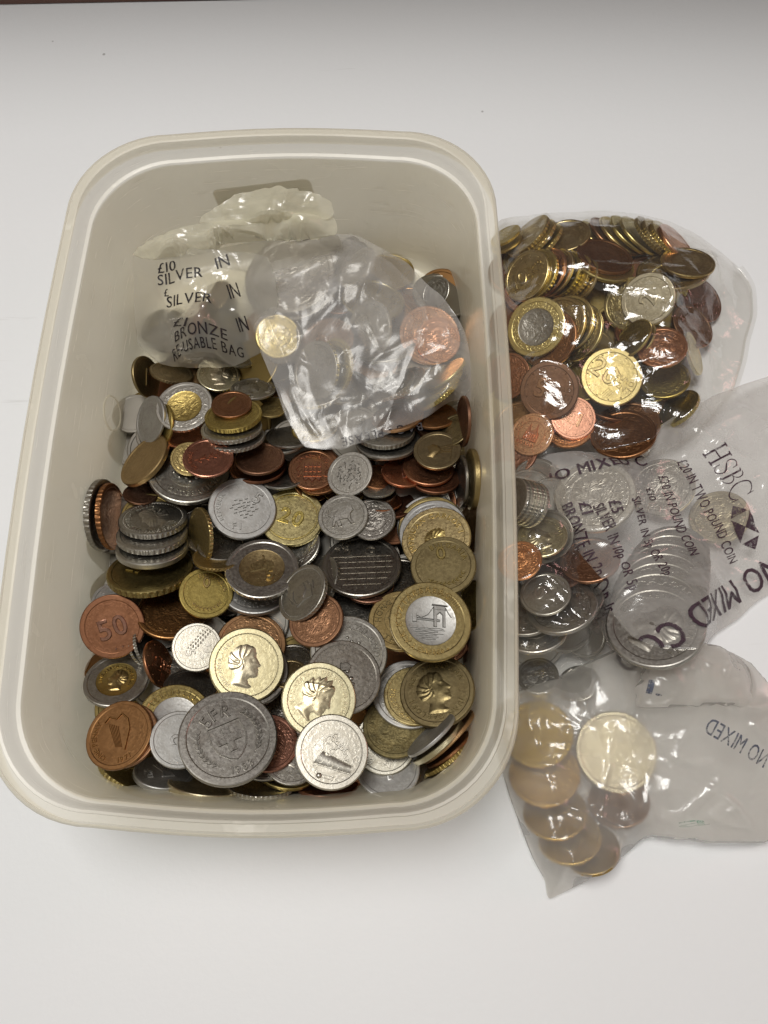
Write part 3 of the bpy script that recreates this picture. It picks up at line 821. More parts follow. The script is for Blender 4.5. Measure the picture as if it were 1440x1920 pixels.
# ------------------------------------------------------------------ the coins one can see.
# layer | centre x y and half length of the ellipse in the photograph | breadth / length | direction its face leans to (deg, 90 = away) | metal | blank | design | turn | label
T = """
1|352|700|33|.70|90|Z|p||0|orange brown coin just below the printed bag beside a pale gold coin
1|322|697|40|.45|80|O|r||0|dark brassy coin under the lower edge of the printed bag behind the standing brown coin
1|350|814|47|.50|95|C|p||0|copper coin under the large two-tone coin at the left wall
1|300|800|44|.45|170|B|p||0|brass coin behind the leaning silver coin near the left wall
1|264|925|32|.60|90|D|p||0|small copper coin below the leaning rust brown coin
1|438|816|58|.45|95|S|r||0|lower of two silver coins under the brass coin carrying a copper one
2|434|800|57|.45|97|S|r||0|upper of two silver coins under the brass coin carrying a copper one
2|505|762|34|.55|90|B|p||0|small brass coin half under the milky bag beside the black faced coin
1|527|828|44|.45|95|S|p||0|lower of two dull silver coins under the left tip of the milky bag
2|545|815|48|.45|95|K|p||0|upper of two dull silver coins under the left tip of the milky bag
1|395|1010|44|.6|92|K|p||0|dark silver coin in the gap left of the silver coin marked 5
1|408|1043|46|.5|92|B|r||0|brass coin under dark silver ones left of the two-tone coin marked 5
2|416|1022|45|.6|92|K|p||0|dark silver coin under the left edge of the silver coin marked 5
1|350|1115|36|.9|92|S|r||0|silver coin whose edge peeks out left of the brass coin with a zero
1|222|1128|48|.8|90|A|p||0|pale silver coin behind the brown coin marked 50
1|334|1256|40|.8|90|W|p||0|bright silver coin under the pale coin marked 5 at the left
1|358|1284|50|.6|90|S|p||0|grey silver coin behind the ribbed two-tone coin
1|262|1208|42|.42|22|S|r||0|silver coin standing on edge behind the brown coin marked 50
1|276|1214|40|.42|22|K|q||0|dark silver coin on edge between the brown 50 coin and the shiny copper coin
1|545|1238|44|.7|100|K|p||0|dark silver coin in the gap right of the bright beaded portrait coin
1|541|1262|36|.7|100|B|p||0|small brass coin deep in the gap above the pale gold portrait coin
1|517|1330|42|.85|100|W|p||0|bright silver coin peeking out left of the pale gold portrait coin
1|665|1150|62|.75|95|S|p||0|silver coin under the big grid coin with only its near edge showing
1|748|1085|58|.7|92|K|p||0|dark silver coin under the right edge of the big grid coin
1|735|943|44|.6|90|D|p||0|dark copper coin in the gap left of the fanned silver and brass coins
1|691|1095|48|.7|92|D|p||0|dark copper coin deep below the big grid coin
1|720|940|34|.5|95|C|p||0|small copper coin under two small reeded silver coins
2|712|926|31|.5|95|S|r||0|lower small reeded silver coin right of the lion coin
2|710|915|31|.5|95|S|r||0|upper small reeded silver coin right of the lion coin
1|883|990|46|.5|180|Z|p||0|bronze coin standing at the right wall beside the fanned coins
1|881|1135|48|.5|170|Y|p||0|bright brass coin at the right wall behind the large two-tone bridge coin
1|889|1232|44|.24|180|S|q||0|reeded silver coin on edge at the right wall
1|880|1240|42|.30|180|D|p||0|copper coin on edge at the right wall beside a reeded silver one
1|490|1487|62|.34|90|S|r||0|reeded silver coin lowest at the front wall below the large Swiss five franc coin
1|545|1488|52|.34|90|S|q||0|reeded silver coin at the front wall below the coin with a casket
1|345|1474|58|.30|88|C|p||0|copper coin showing a sliver at the front wall beside the star-edged coin
2|390|1466|74|.30|86|G|t||0|thick pale brass coin with crosses on its edge at the front wall
2|490|1470|62|.34|90|W|r||0|upper reeded silver coin at the front wall under the five franc coin
2|612|1466|60|.40|90|C|p||0|copper coin at the front wall under the casket coin
2|540|1440|58|.6|85|Y|p||0|bright brass coin under the silver coin beside the five franc coin
2|760|1436|58|.72|60|S|p||0|lowest fanned silver coin beside the leaning coins in the front right corner
3|745|1438|60|.80|70|S|p||0|middle fanned silver coin beside the leaning coins in the front right corner
3|728|1438|60|.90|85|A|p|n1b|10|dull silver coin marked 1 right of the casket coin at the front wall
1|824|793|44|.6|95|D|p||0|dark copper coin under a bronze one at the right wall by the milky bag
1|850|805|36|.7|130|O|p||0|dull brass coin against a standing copper coin at the right wall
2|866|790|48|.24|180|D|p||0|copper coin standing on edge at the right wall near the milky bag
2|815|778|42|.55|95|Z|p||0|bronze coin beside the tip of the milky bag at the right wall
1|816|548|31|.75|150|S|p||0|dark silver coin leaning on the right wall behind the milky bag
1|860|622|36|.5|165|S|r||0|silver coin on edge at the right wall beside the milky bag
1|716|836|46|.5|92|S|p||0|lowest of three silver coins stacked under the tip of the milky bag
2|727|824|62|.52|92|S|p||0|middle of three silver coins stacked under the tip of the milky bag
3|722|806|56|.52|92|S|q||0|top of three silver coins stacked under the tip of the milky bag
1|690|895|40|.55|90|D|p||0|dark copper coin at the left end of the copper row
2|711|893|38|.60|85|C|p||0|copper coin second from left in the copper row right of the lion coin
3|757|884|42|.65|85|C|p|n1b|5|copper coin with a faint figure in the middle of the copper row
2|815|893|48|.62|85|D|p||0|dark copper coin under the right end of the copper row
3|803|876|48|.66|85|C|p||0|copper coin directly under the small olive coin with swooping lines
4|820|843|45|.78|92|O|w|eagle|-8|olive bronze coin with swooping lines in relief on top of coppers at right
2|862|903|50|.22|180|K|p||0|dark silver coin on edge beside the lettered brass edge at the right wall
3|879|899|58|.20|180|B|t||0|thick brass coin on edge with lettering round its side at the right wall
2|277|707|40|.60|12|O|w|n1b|-5|dark bronze coin standing upright with a bright edge at the left below the printed bag
3|410|702|40|.74|90|G|r|hdg|-10|pale gold coin with a portrait below the printed bag
3|475|727|43|.45|94|K|p|rose|0|black faced silver coin with a shining edge left of the milky bag
2|437|776|54|.52|100|B|q||0|brass coin with reeded edge carrying a copper coin below the printed bag
3|434|757|38|.64|98|D|p||0|dark copper coin lying on a reeded brass one below the printed bag
3|345|761|54|.85|115|S+B|r||0|large two-tone coin with shiny silver ring and plain brass centre at left
4|280|787|46|.52|168|A|p||0|dull silver coin leaning against the left side of the two-tone coin
5|268|861|57|.45|140|L|t||0|rust brown coin leaning steeply beside the left wall
2|355|881|76|.78|95|S|w|osto|10|large flat grey silver coin under a brass and a copper coin
3|356|859|36|.88|98|Y|p||0|small bright brass coin between the large grey coin and the copper coin
4|390|857|47|.76|97|C|p|pen1|-8|copper coin with a sprig and figure 1 on the large grey coin
2|484|872|54|.55|96|D|p||0|lower of two plain coppers left of the copper coin with a portcullis
3|487|858|46|.63|96|D|p||0|upper of two plain coppers left of the copper coin with a portcullis
1|530|893|42|.5|95|S|p||0|silver coin peeking out under the left of the portcullis copper
2|586|879|46|.82|95|C|p|port|178|copper coin with a portcullis design near the milky bag tip
3|655|888|45|.95|120|S|w|lion|0|silver coin with a tangled animal figure right of the portcullis copper
1|600|900|40|.6|100|D|p||0|dark copper coin hidden under the portcullis and lion coins
2|198|966|68|.42|0|S|q||0|reeded silver coin leaning upright against the left wall, outer of two
3|214|968|63|.38|3|D|q||0|dark brown coin with ribbed edge leaning upright at the left wall, inner of two
2|281|1066|79|.53|100|B|q|n50b|60|large brass coin marked 50 under the stack of silver coins at left
3|285|1022|66|.52|97|S|t||0|smooth edged silver coin at the bottom of the stack at left
4|285|998|65|.50|97|S|q||0|middle reeded silver coin of the stack at left
5|287|970|63|.50|97|S|q|hdr|30|top reeded silver coin of the stack at left with a worn bust
2|372|1007|56|.36|183|B|r||0|brass coin standing on edge right of the silver stack
4|547|968|61|.96|115|Y|w|n20|-20|large yellow brass coin overlapping the silver coin marked 5
5|455|952|63|.95|100|A|w|won|-12|pale silver coin with 5 and a leafy crest in the middle of the heap
2|558|1025|46|.75|135|S|r||0|silver coin under the right edge of the two-tone coin marked 5
3|481|1094|68|.80|95|A|w|indo|175|grey silver coin directly beneath the two-tone coin marked 5
5|491|1064|69|.80|95|S+B|r|bank|15|two-tone coin marked 5 with a building on its brass centre
3|590|1092|58|.60|150|S|q||0|lower of two silver coins leaning right of the two-tone coin marked 5
4|565|1110|57|.66|150|S|q|crest|20|upper of two silver coins leaning right of the two-tone coin marked 5
3|678|1058|75|.76|95|K|p|grid|0|large dark silver coin with a square grid and number 2 in the middle right
3|698|972|44|.90|105|K|p||0|plain dark silver coin resting on the big grid coin
4|643|967|48|.90|110|S|w|fig|10|silver coin with a worn figure resting on the big grid coin
2|804|981|62|.94|110|A|p||0|lowest of the fanned coins under the brass portrait coin at right
3|807|985|63|.94|110|B|p||0|second lowest fanned coin, brass, under the brass portrait coin at right
4|811|994|65|.95|110|A|p||0|silver coin directly under the brass portrait coin at right
5|817|1008|66|.97|108|Y|w|jc|-10|brass coin with a portrait and JUAN CARLOS lettering at right
6|831|1059|62|.90|97|O|w|n10|10|dark brown brass coin lying on the brass portrait coin at right
1|752|1162|62|.90|95|O|w|hk|-10|brown brass coin lettered HONG KONG under the large two-tone bridge coin
2|655|1222|73|.97|90|S|p|swz|5|dark silver coin behind the silver coin with small crest, right of centre
3|645|1268|71|.98|90|K|p|arms|-8|dark silver coin with a small crest behind the pale gold portrait coin
7|808|1163|78|.98|95|B+A|w|ring200|0|large two-tone coin with brass ring and a bridge on its silver centre
2|322|1146|64|.76|95|Z|p||0|large bronze coin under the brass coin marked with a zero
4|387|1111|50|.96|95|B|w|n10|0|brass coin with a large zero above a leafy spray
6|210|1175|60|.97|150|D|w|n50|22|brown copper coin marked 50 at the left wall
2|218|1273|60|.78|110|S+B|p|hdg|-20|two-tone coin with a brass portrait centre at the left wall
3|300|1244|46|.52|20|C|p|e2|0|shiny red copper coin standing on edge at the left
2|471|1207|65|.92|92|Z|p||0|bronze coin behind the bright beaded portrait coin
3|592|1162|53|.90|130|D|p||0|plain brown copper coin below the two leaning silver coins
3|369|1213|46|.94|95|W*|p|sun5|-80|bright pale coin with a honeycomb pattern and 5
2|470|1256|71|.95|95|K|p||0|dark silver coin showing a rim behind the bright beaded portrait coin
4|463|1246|70|.97|95|G*|w|hdb|0|bright pale gold coin with beaded rim and portrait facing right
2|329|1347|68|.96|100|Y+A|w|rays|-8|two-tone coin with brass ring of ribs and silver centre
3|238|1378|60|.85|150|D|p||0|copper coin hidden behind the brown harp coin at the left wall
5|222|1377|65|.85|150|Z|p|harp|8|brown bronze coin with a harp standing at the left wall
4|337|1386|54|.98|95|A|p|n2|90|small grey aluminium coin tucked behind the large five franc coin
2|252|1452|68|.34|66|B|q||0|brass coin with reeded edge lying low in the front left corner
3|308|1446|56|.52|86|A|t|rice|10|pale aluminium coin with plain thick edge at the front wall
3|496|1402|62|.96|95|K|p|n1|60|dark silver coin under the right edge of the large five franc coin
4|503|1392|56|.96|95|C|p||0|copper coin showing a crescent beside the large five franc coin
6|428|1381|92|.96|100|S|w|fr5|25|largest silver coin reading 5FR 1983 with a cross on a shield
3|548|1418|54|.95|90|W|p|n2|-20|silver coin partly under the casket coin on its left
4|598|1311|70|.97|95|G*|w|hdq|-35|pale gold coin with a large portrait above the casket coin
3|722|1393|58|.93|90|W*|p|leaves|0|bright silver coin with a band of oak leaves right of the casket coin
4|740|1362|60|.92|85|V|p||0|dark corroded coin with greenish dirt right of the pale gold portrait coin
6|622|1409|69|.98|95|W*|w|chest|0|bright silver coin with a decorated casket at the front
5|767|1300|68|.97|95|A|p||0|silver coin forming a pale crescent left of the brass pesetas coin
6|778|1303|59|.96|95|Y|p|pta|-30|brass coin lettered PESETAS between a silver and a brown portrait coin
7|819|1294|71|.93|110|O|t|jc2|20|thick brown brass coin with a portrait at the front right
1|825|1449|56|.20|128|S|p||0|lowest silver coin leaning in the front right corner
2|823|1434|54|.22|128|G|p||0|second coin from below leaning in the front right corner, pale gold
3|834|1416|51|.20|128|B|q||0|third coin from below leaning in the front right corner, reeded brass
4|839|1403|51|.20|128|D|p||0|dark brown coin fourth from below leaning in the front right corner
5|838|1378|66|.16|134|L|p||0|brown coin fifth from below leaning under the thick portrait coin
6|816|1386|60|.20|130|G|t||0|thick pale brass coin leaning below the thick portrait coin
7|806|1376|56|.22|130|A|p||0|silver coin uppermost of those leaning below the thick portrait coin
"""
# coins in the milky bag lying on the heap
TB = """
10|600|720|62|.6|110|S|r||0|silver coin deep in the middle of the milky bag
10|700|560|60|.6|80|B|p||0|brass coin deep in the upper right of the milky bag
10|720|640|60|.6|100|K|p||0|dark silver coin deep in the right half of the milky bag
10|590|800|44|.6|100|Y|p||0|brass coin in the lower tip of the milky bag
11|612|640|52|.8|120|D|p||0|dark brown coin behind the small gold one in the milky bag
11|745|780|50|.5|100|Z|p||0|bronze coin low in the right flank of the milky bag
12|820|735|46|.25|128|Y|q||0|lowest brass coin on edge in the right flank of the milky bag
12|826|718|46|.25|128|B|q||0|middle brass coin on edge in the right flank of the milky bag
12|833|700|46|.25|128|Y|p||0|top brass coin on edge in the right flank of the milky bag
12|755|715|46|.4|120|S|q||0|silver coin on edge in the right flank of the milky bag
12|735|720|46|.4|120|S|q||0|second silver coin on edge in the right flank of the milky bag
12|640|480|44|.45|140|W|q||0|reeded silver coin on edge at the top of the milky bag
12|655|490|44|.45|140|S|q||0|second reeded silver coin on edge at the top of the milky bag
12|668|500|44|.45|140|W|q||0|third reeded silver coin on edge at the top of the milky bag
13|528|640|42|.75|160|W|r||0|silver coin behind the small gold coin at the left of the milky bag
14|521|630|42|.80|160|Y*|p||0|small gold coin at the left of the milky bag
13|548|520|92|.80|110|S|q||0|large silver coin second from top in the upper left of the milky bag
14|545|513|84|.82|110|W|q||0|largest silver coin with knurled edge in the upper left of the milky bag
13|690|620|56|.7|170|W|p||0|whitish silver coin blurred in the middle of the milky bag
13|622|690|56|.6|170|Y|r||0|brass coin behind the blurred silver coin at the lower left of the milky bag
14|590|695|56|.72|170|S|q||0|blurred silver coin at the lower left of the milky bag
13|806|628|58|.95|90|R|p||0|pinkish copper coin at the right of the milky bag
14|822|638|42|.97|90|R|p||0|small orange gold coin on the pinkish copper in the milky bag
"""
# coins in the old grey bag standing at the back of the tub
TA = """
10|300|610|46|.6|110|V|p||0|dark coin low at the left of the old printed bag
10|370|650|50|.6|90|K|p||0|dark coin behind the word BRONZE in the old printed bag
11|425|600|46|.5|50|V|p||0|brownish coin at the right side of the old printed bag
11|395|560|44|.5|130|O|p||0|dull brown coin behind the second word SILVER in the old printed bag
11|330|625|52|.6|100|K|q||0|grey reeded coin showing dimly at the lower left of the old printed bag
12|440|655|44|.6|60|K|p||0|dark silver coin at the lower right of the old printed bag
12|360|600|40|.4|150|D|p||0|brown coin on edge in the middle of the old printed bag
"""
# coins in the clear bag at the upper right
TC = """
3|950|705|45|.9|150|D|p||0|copper coin beside the tub rim in the clear bag
3|958|848|50|.85|120|D|p||0|dark copper coin lowest beside the tub rim in the clear bag
2|970|790|46|.8|120|Z|p||0|bronze coin beside the tub rim under the small copper with a cathedral
4|947|440|30|.4|120|Y|q||0|upper brass coin touching the tub rim at the top of the clear bag
4|950|455|30|.4|120|Y|p||0|lower brass coin touching the tub rim at the top of the clear bag
3|1012|456|48|.32|135|Y|q||0|third of three leaning reeded brass coins at the top left of the clear bag
4|1000|448|48|.32|135|Y|q||0|second of three leaning reeded brass coins at the top left of the clear bag
5|988|440|48|.36|135|B|q||0|first of three leaning reeded brass coins at the top left of the clear bag
3|1060|440|46|.6|100|Y|p||0|dull brass coin at the top edge of the clear bag between leaning rows
4|1115|452|50|.30|50|D|p||0|dark copper coin first in the leaning row at the top of the clear bag
5|1131|446|50|.28|50|Y|p||0|brass coin second from left in the leaning row at the top of the clear bag
6|1147|442|50|.28|50|D|p||0|copper coin third from left in the leaning row at the top of the clear bag
7|1165|440|50|.28|50|Y|p||0|brass coin fourth from left in the leaning row at the top of the clear bag
8|1184|438|50|.28|50|Y|p||0|brass coin fifth from left in the leaning row at the top of the clear bag
9|1203|440|50|.28|50|Y|p||0|brass coin sixth from left in the leaning row at the top of the clear bag
5|1226|440|46|.26|45|B|q||0|first coin of the row leaning at the far right corner of the clear bag
6|1241|444|46|.26|45|Y|q||0|second coin of the row leaning at the far right top of the clear bag
7|1256|448|46|.26|45|Y|q||0|third coin of the row leaning at the far right top of the clear bag
8|1271|454|46|.26|45|R|p||0|copper coin ending the row that leans at the far right corner of the clear bag
4|1135|492|56|.50|72|Y|p||0|brass coin with a bright rim under the dark copper flat one in the clear bag
5|1135|478|54|.50|72|D|p||0|dark copper coin lying flat on a brass rim near the top of the clear bag
3|1262|505|66|.52|92|B|p||0|large olive brass coin lying flat in the upper right of the clear bag
4|1290|490|50|.5|80|Y|p||0|brass coin overlapping the large olive one in the upper right of the clear bag
2|1315|560|48|.6|40|D|p||0|copper coin at the right edge of the clear bag behind folds
2|1300|610|46|.6|40|Z|p||0|brown coin at the right edge of the clear bag beside the reeded standing one
4|1303|662|42|.22|20|Y|q||0|reeded brass coin standing on edge at the right of the clear bag
2|1085|526|44|.6|150|B|p||0|rightmost coin of the leaning brass stack left of centre in the clear bag
3|1070|518|45|.62|150|Y|q||0|sixth coin of the leaning brass stack left of centre in the clear bag
4|1053|512|46|.64|150|Y|q||0|fifth coin of the leaning brass stack left of centre in the clear bag
5|1036|510|47|.66|150|Y|p||0|fourth coin of the leaning brass stack left of centre in the clear bag
6|1020|511|48|.68|150|R|p||0|third coin, reddish, of the leaning brass stack left of centre in the clear bag
7|1003|514|49|.70|150|Y|q||0|second coin of the leaning brass stack left of centre in the clear bag
8|986|516|49|.74|150|Y|p|e10|20|brass coin with a ten lying first on the leaning stack in the clear bag
2|1078|622|56|.80|150|Y|p||0|brass coin farthest right under the two-tone coin in the clear bag
3|1062|607|55|.84|150|Y|p||0|third brass coin under the two-tone coin in the clear bag
4|1046|610|55|.84|150|B|p||0|second brass coin under the two-tone coin in the clear bag
5|1028|635|56|.85|150|D|p||0|copper coin just under the two-tone coin in the clear bag
6|1004|613|57|.90|150|Y+S|w||0|two-tone coin with brass ring and plain silver centre in the clear bag
4|1180|569|50|.92|150|Y|p||0|brass coin peeking out left of the flat gold coin in the clear bag
5|1214|561|50|.96|120|G|w|n2|80|flat gold coin near the middle of the clear bag
6|1241|650|46|.80|90|C|p||0|red copper coin in the right half of the clear bag
2|1195|632|44|.6|60|D|p||0|dark copper coin under the flat gold coin in the clear bag
3|1190|640|44|.55|140|Y|p||0|lower brass coin left of the red copper one in the clear bag
8|1184|634|42|.55|140|Y|p||0|upper brass coin left of the red copper one in the clear bag
2|1240|745|44|.8|90|Z|p||0|bronze coin under the brass one at the lower right of the clear bag
3|1222|726|38|.7|120|Y|p||0|brass rim curving right of the shiny 20 coin in the clear bag
4|1246|710|46|.75|95|B|p||0|olive brass coin right of the shiny 20 coin in the clear bag
3|1267|765|46|.50|130|Y|q||0|brass coin tilted at the lower right of the clear bag
3|1180|795|56|.78|95|D|p||0|lower of the two large plain coppers at the bottom of the clear bag
4|1168|812|60|.74|95|D|p||0|upper of the two large plain coppers at the bottom of the clear bag
6|1147|706|57|.97|95|Y*|w|e20|-35|shiny yellow coin marked 20 in the centre of the clear bag
5|996|814|42|.92|130|R|p|cath|-25|small copper coin with a cathedral beside the tub rim
4|1066|797|48|.85|95|R|p||0|bright copper coin beneath the shining orange one in the clear bag
5|1075|783|42|.92|95|R*|p|e1|160|shining orange copper coin below the brown coin marked 5
7|1029|732|55|.97|100|D|w|e5|-15|brown copper coin marked 5 in the clear bag beside the rim
"""
# coins in the glossy bag between the tub and the printed bank bag
TE = """
3|995|946|44|.62|160|S|q||0|rightmost coin of the silver stack beside the tub rim in the glossy bag
4|986|943|44|.62|160|S|q||0|fourth coin of the silver stack beside the tub rim in the glossy bag
5|977|941|44|.62|160|W|q||0|third coin of the silver stack beside the tub rim in the glossy bag
6|968|939|44|.62|160|S|q||0|second coin of the silver stack beside the tub rim in the glossy bag
7|958|937|44|.62|160|S|q||0|leftmost coin of the silver stack beside the tub rim in the glossy bag
4|1016|1005|47|.8|100|G|w|rose|40|shiny pale gold coin in the glossy bag above a dark copper
3|1046|1072|48|.6|95|D|p||0|dark copper coin in the middle of the glossy bag
4|974|1050|42|.85|110|R|p||0|pinkish copper coin beside the tub rim in the glossy bag
3|1085|1125|46|.7|110|S|p||0|silver coin at the right of the glossy bag under the bank bag edge
4|1052|1136|66|.72|105|S|w||0|large silver coin with bright rim in the lower half of the glossy bag
6|1022|1112|48|.82|105|S|p|n50|170|silver coin on top of a larger one in the glossy bag
2|1000|1170|66|.78|95|S|w|cir|0|large silver coin with a date along its near edge in the glossy bag
3|985|1150|54|.72|95|S|p||0|silver coin with beaded edge beside the tub rim in the glossy bag
2|1008|1266|39|.85|95|S|p||0|small silver coin at the bottom end of the glossy bag near the tub
2|1084|1280|40|.80|110|S|w||0|small dark silver coin at the bottom end of the glossy bag near the hazy bag
"""
TD = """
2|1105|1048|56|.75|100|D|p||0|brown copper coin in the printed bank bag left of the silver stack
4|1115|928|76|.96|95|W|w||0|large whitish silver coin under the print at the left of the bank bag
2|1240|912|60|.95|95|W|w||0|whitish silver coin in the upper middle of the bank bag
2|1348|968|54|.95|95|G|w||0|pale golden coin beside the red black logo of the bank bag
1|1262|1035|64|.80|92|S|p||0|farthest coin of the large silver stack in the bank bag
2|1255|1055|72|.82|92|S|p||0|sixth coin of the large silver stack in the bank bag
3|1248|1075|78|.82|92|S|p||0|fifth coin of the large silver stack in the bank bag
4|1242|1096|82|.82|92|S|p||0|fourth coin of the large silver stack in the bank bag
5|1236|1117|86|.83|92|S|p||0|third coin of the large silver stack in the bank bag
6|1231|1140|88|.84|92|S|p||0|second coin of the large silver stack in the bank bag
7|1228|1170|90|.86|92|S|w|hdg|-50|topmost big silver coin of the stack in the bank bag
"""
TF = """
1|1105|1590|56|.8|95|U|p||0|lowest brass coin of the row at the tip of the hazy bag
2|1066|1566|60|.82|95|U|p||0|second lowest brass coin of the row at the tip of the hazy bag
3|1040|1520|60|.82|95|U|p||0|middle brass coin of the row in the hazy bag
4|1020|1448|66|.90|95|U|p||0|brass coin second from the top of the row in the hazy bag
5|1008|1374|66|.97|100|U|p||0|uppermost brass coin of the row in the hazy bag beside the rim
1|1160|1500|56|.85|95|D|p||0|dark copper coin below the shining silver one in the hazy bag
3|1156|1409|75|.96|95|G*|p|blank|0|large shining pale coin in the hazy bag
"""

# ------------------------------------------------------------------ placing: every coin rests on what lies below it
BW, BS, OX, OY = 430, 4, -60, 0        # support map, one cell per 4 picture pixels
BH = 480
yy, xx = np.mgrid[0:BH, 0:BW]
PX = OX + (xx + .5) * BS; PY = OY + (yy + .5) * BS
D3 = np.stack([(PX - 720) / F, (PY - 960) / F, np.ones_like(PX, float)], -1) @ R    # world rays, forward part 1
def plane_depth(z): return (z - CAM[2]) / D3[..., 2]
def in_tub_mask():
    d = plane_depth(0.0018)
    X = CAM[0] + D3[..., 0] * d; Y = CAM[1] + D3[..., 1] * d
    return (abs(X) < TW / 2 - .010) & (abs(Y) < TL / 2 - .010)
BUF = np.where(in_tub_mask(), plane_depth(0.0018), plane_depth(0.0005))
HARD = BUF.copy()
R0, R1 = R[0], -R[1]
UP = np.array([0, 0, 1.0])
STAR = 10.5
COINS = []          # world-space records
def normal_of(px, py, ratio, t):
    d = ray(px, py); w = -d / np.linalg.norm(d)
    u = R0 - w * (R0 @ w); u /= np.linalg.norm(u)
    v = np.cross(w, u)
    th = math.acos(min(ratio, .9995)); t = math.radians(t)
    return math.cos(th) * w + math.sin(th) * (math.cos(t) * u + math.sin(t) * v), d, w, u, v
def settle(px, py, a, n, d, H, slack=12.0, zmax=None):
    """slide the coin down its sight line until it touches what is under it"""
    zc0 = 0.25
    X0 = CAM + d * zc0
    k = (n @ d) / (D3 @ n)                              # relative depth of the coin's plane
    pts = D3 * (k * zc0)[..., None] + CAM
    rad = a * zc0 / F
    m = (np.linalg.norm(pts - X0, axis=-1) < rad) & (k > 0)
    if not m.any():
        j = int((px - OX) / BS), int((py - OY) / BS); m = np.zeros_like(m); m[min(max(j[1], 0), BH - 1), min(max(j[0], 0), BW - 1)] = True
    zc = 0.25
    for _ in range(3):
        T = 2 * H * a * zc / F
        lim = (BUF[m] - T / np.abs(D3[m] @ n) * .96) / k[m]
        zc = min(np.percentile(lim, slack), np.percentile((HARD[m] - T / np.abs(D3[m] @ n) * .96) / k[m], 2))
    BUF[m] = np.minimum(BUF[m], zc * k[m])
    return zc
def bright_normal(px, py, z=0.028):
    X = P(px, py, z); w = CAM - X; w /= np.linalg.norm(w)
    l = np.array(LAMP) - X; l /= np.linalg.norm(l)
    n = w + l; return n / np.linalg.norm(n)
def avoid_glare(n, px, py, deg=8.5):
    b = bright_normal(px, py); c = float(np.clip(n @ b, -1, 1)); a = math.degrees(math.acos(c))
    if a < deg:
        ax = n - b * c
        if np.linalg.norm(ax) < 1e-4: ax = np.array([0.3, 1, 0.]); ax -= b * (ax @ b)
        ax /= np.linalg.norm(ax); r = math.radians(deg)
        n = b * math.cos(r) + ax * math.sin(r)
    return n
def put_coin(row, group, where):
    L, cx, cy, a, ratio, t, met, bk, des, rot, label = row
    star = met.endswith('*'); met = met.rstrip('*')
    n, d, w, u, v = normal_of(cx, cy, ratio, t)
    if star:
        b = bright_normal(cx, cy); ax = np.cross(b, [0, -1, .1]); ax /= np.linalg.norm(ax)
        n = b * math.cos(math.radians(STAR)) + ax * math.sin(math.radians(STAR))
    elif ratio > .72: n = avoid_glare(n, cx, cy, 17)
    H = HALF[bk]
    zc = settle(cx, cy, a, n, d, H, (4.0 if ratio > .85 else 9.0 if ratio > .6 else 20.0 if ratio > .42 else 38.0))
    rad = a * zc / F
    top = CAM + d * zc
    c = top - n * H * rad
    xa = u - n * (u @ n); xa /= np.linalg.norm(xa); ya = np.cross(n, xa)
    r = math.radians(rot); xr = xa * math.cos(r) + ya * math.sin(r); yr = np.cross(n, xr)
    make_coin(c, xr, yr, n, rad, met, bk, des, label, group)
    COINS.append((c, n, rad, H, where))
def make_coin(c, x, y, n, rad, met, bk, des, label, group=None, cat='coin'):
    two = '+' in met
    ring, core = (met.split('+') + [None])[:2]
    inner = 0.62 if two else None
    ob = bpy.data.objects.new("coin", blank_mesh(bk, ring, inner, bool(des)))
    Mx = Matrix.Identity(4)
    for i in range(3):
        Mx[i][0] = x[i] * rad; Mx[i][1] = y[i] * rad; Mx[i][2] = n[i] * rad; Mx[i][3] = c[i]
    ob.matrix_world = Mx
    link(ob); tag(ob, label, cat, group)
    H = HALF[bk]
    if two:
        link(bpy.data.objects.new("centre_disc", core_mesh(0.62, core, H, bool(des))), ob)
    if des:
        if des == 'ring200':
            mk(des, H - .014, ring, ob); mk('bridge', H - .010, core, ob)
        elif des in ('rays', 'map'): mk(des, H - .012, ring if des == 'rays' else core, ob)
        else:
            mk(des, H - (.009 if two else .014), core if two else ring, ob, .66 if two else 1.0)
    return ob
def mk(des, z, met, ob, s=1.0):
    key = ('des', des, round(z, 3), met, s)
    if key not in _mesh_cache:
        q = make_design(des, 0)
        if s != 1: q.v = [(a * s, b * s, c) for a, b, c in q.v]
        q.v = [(a, b, c * 1.35 + z) for a, b, c in q.v]
        _mesh_cache[key] = q.build(STRUCK[met])
    link(bpy.data.objects.new("raised_design", _mesh_cache[key]), ob)
def rows(txt):
    out = []
    for ln in txt.strip().splitlines():
        p = ln.split('|')
        out.append((int(p[0]), float(p[1]), float(p[2]), float(p[3]), float(p[4]), float(p[5]), p[6], p[7], p[8] or None, float(p[9]), p[10]))
    out.sort(key=lambda r: r[0])
    return out
def inside(poly, x, y):
    r = False; j = len(poly) - 1
    for i in range(len(poly)):
        (xi, yi), (xj, yj) = poly[i], poly[j]
        if (yi > y) != (yj > y) and x < (xj - xi) * (y - yi) / (yj - yi) + xi: r = not r
        j = i
    return r
BURIED = bmesh.new()
BURIED_METALS = ['S', 'B', 'D', 'K', 'Z', 'O', 'Y']
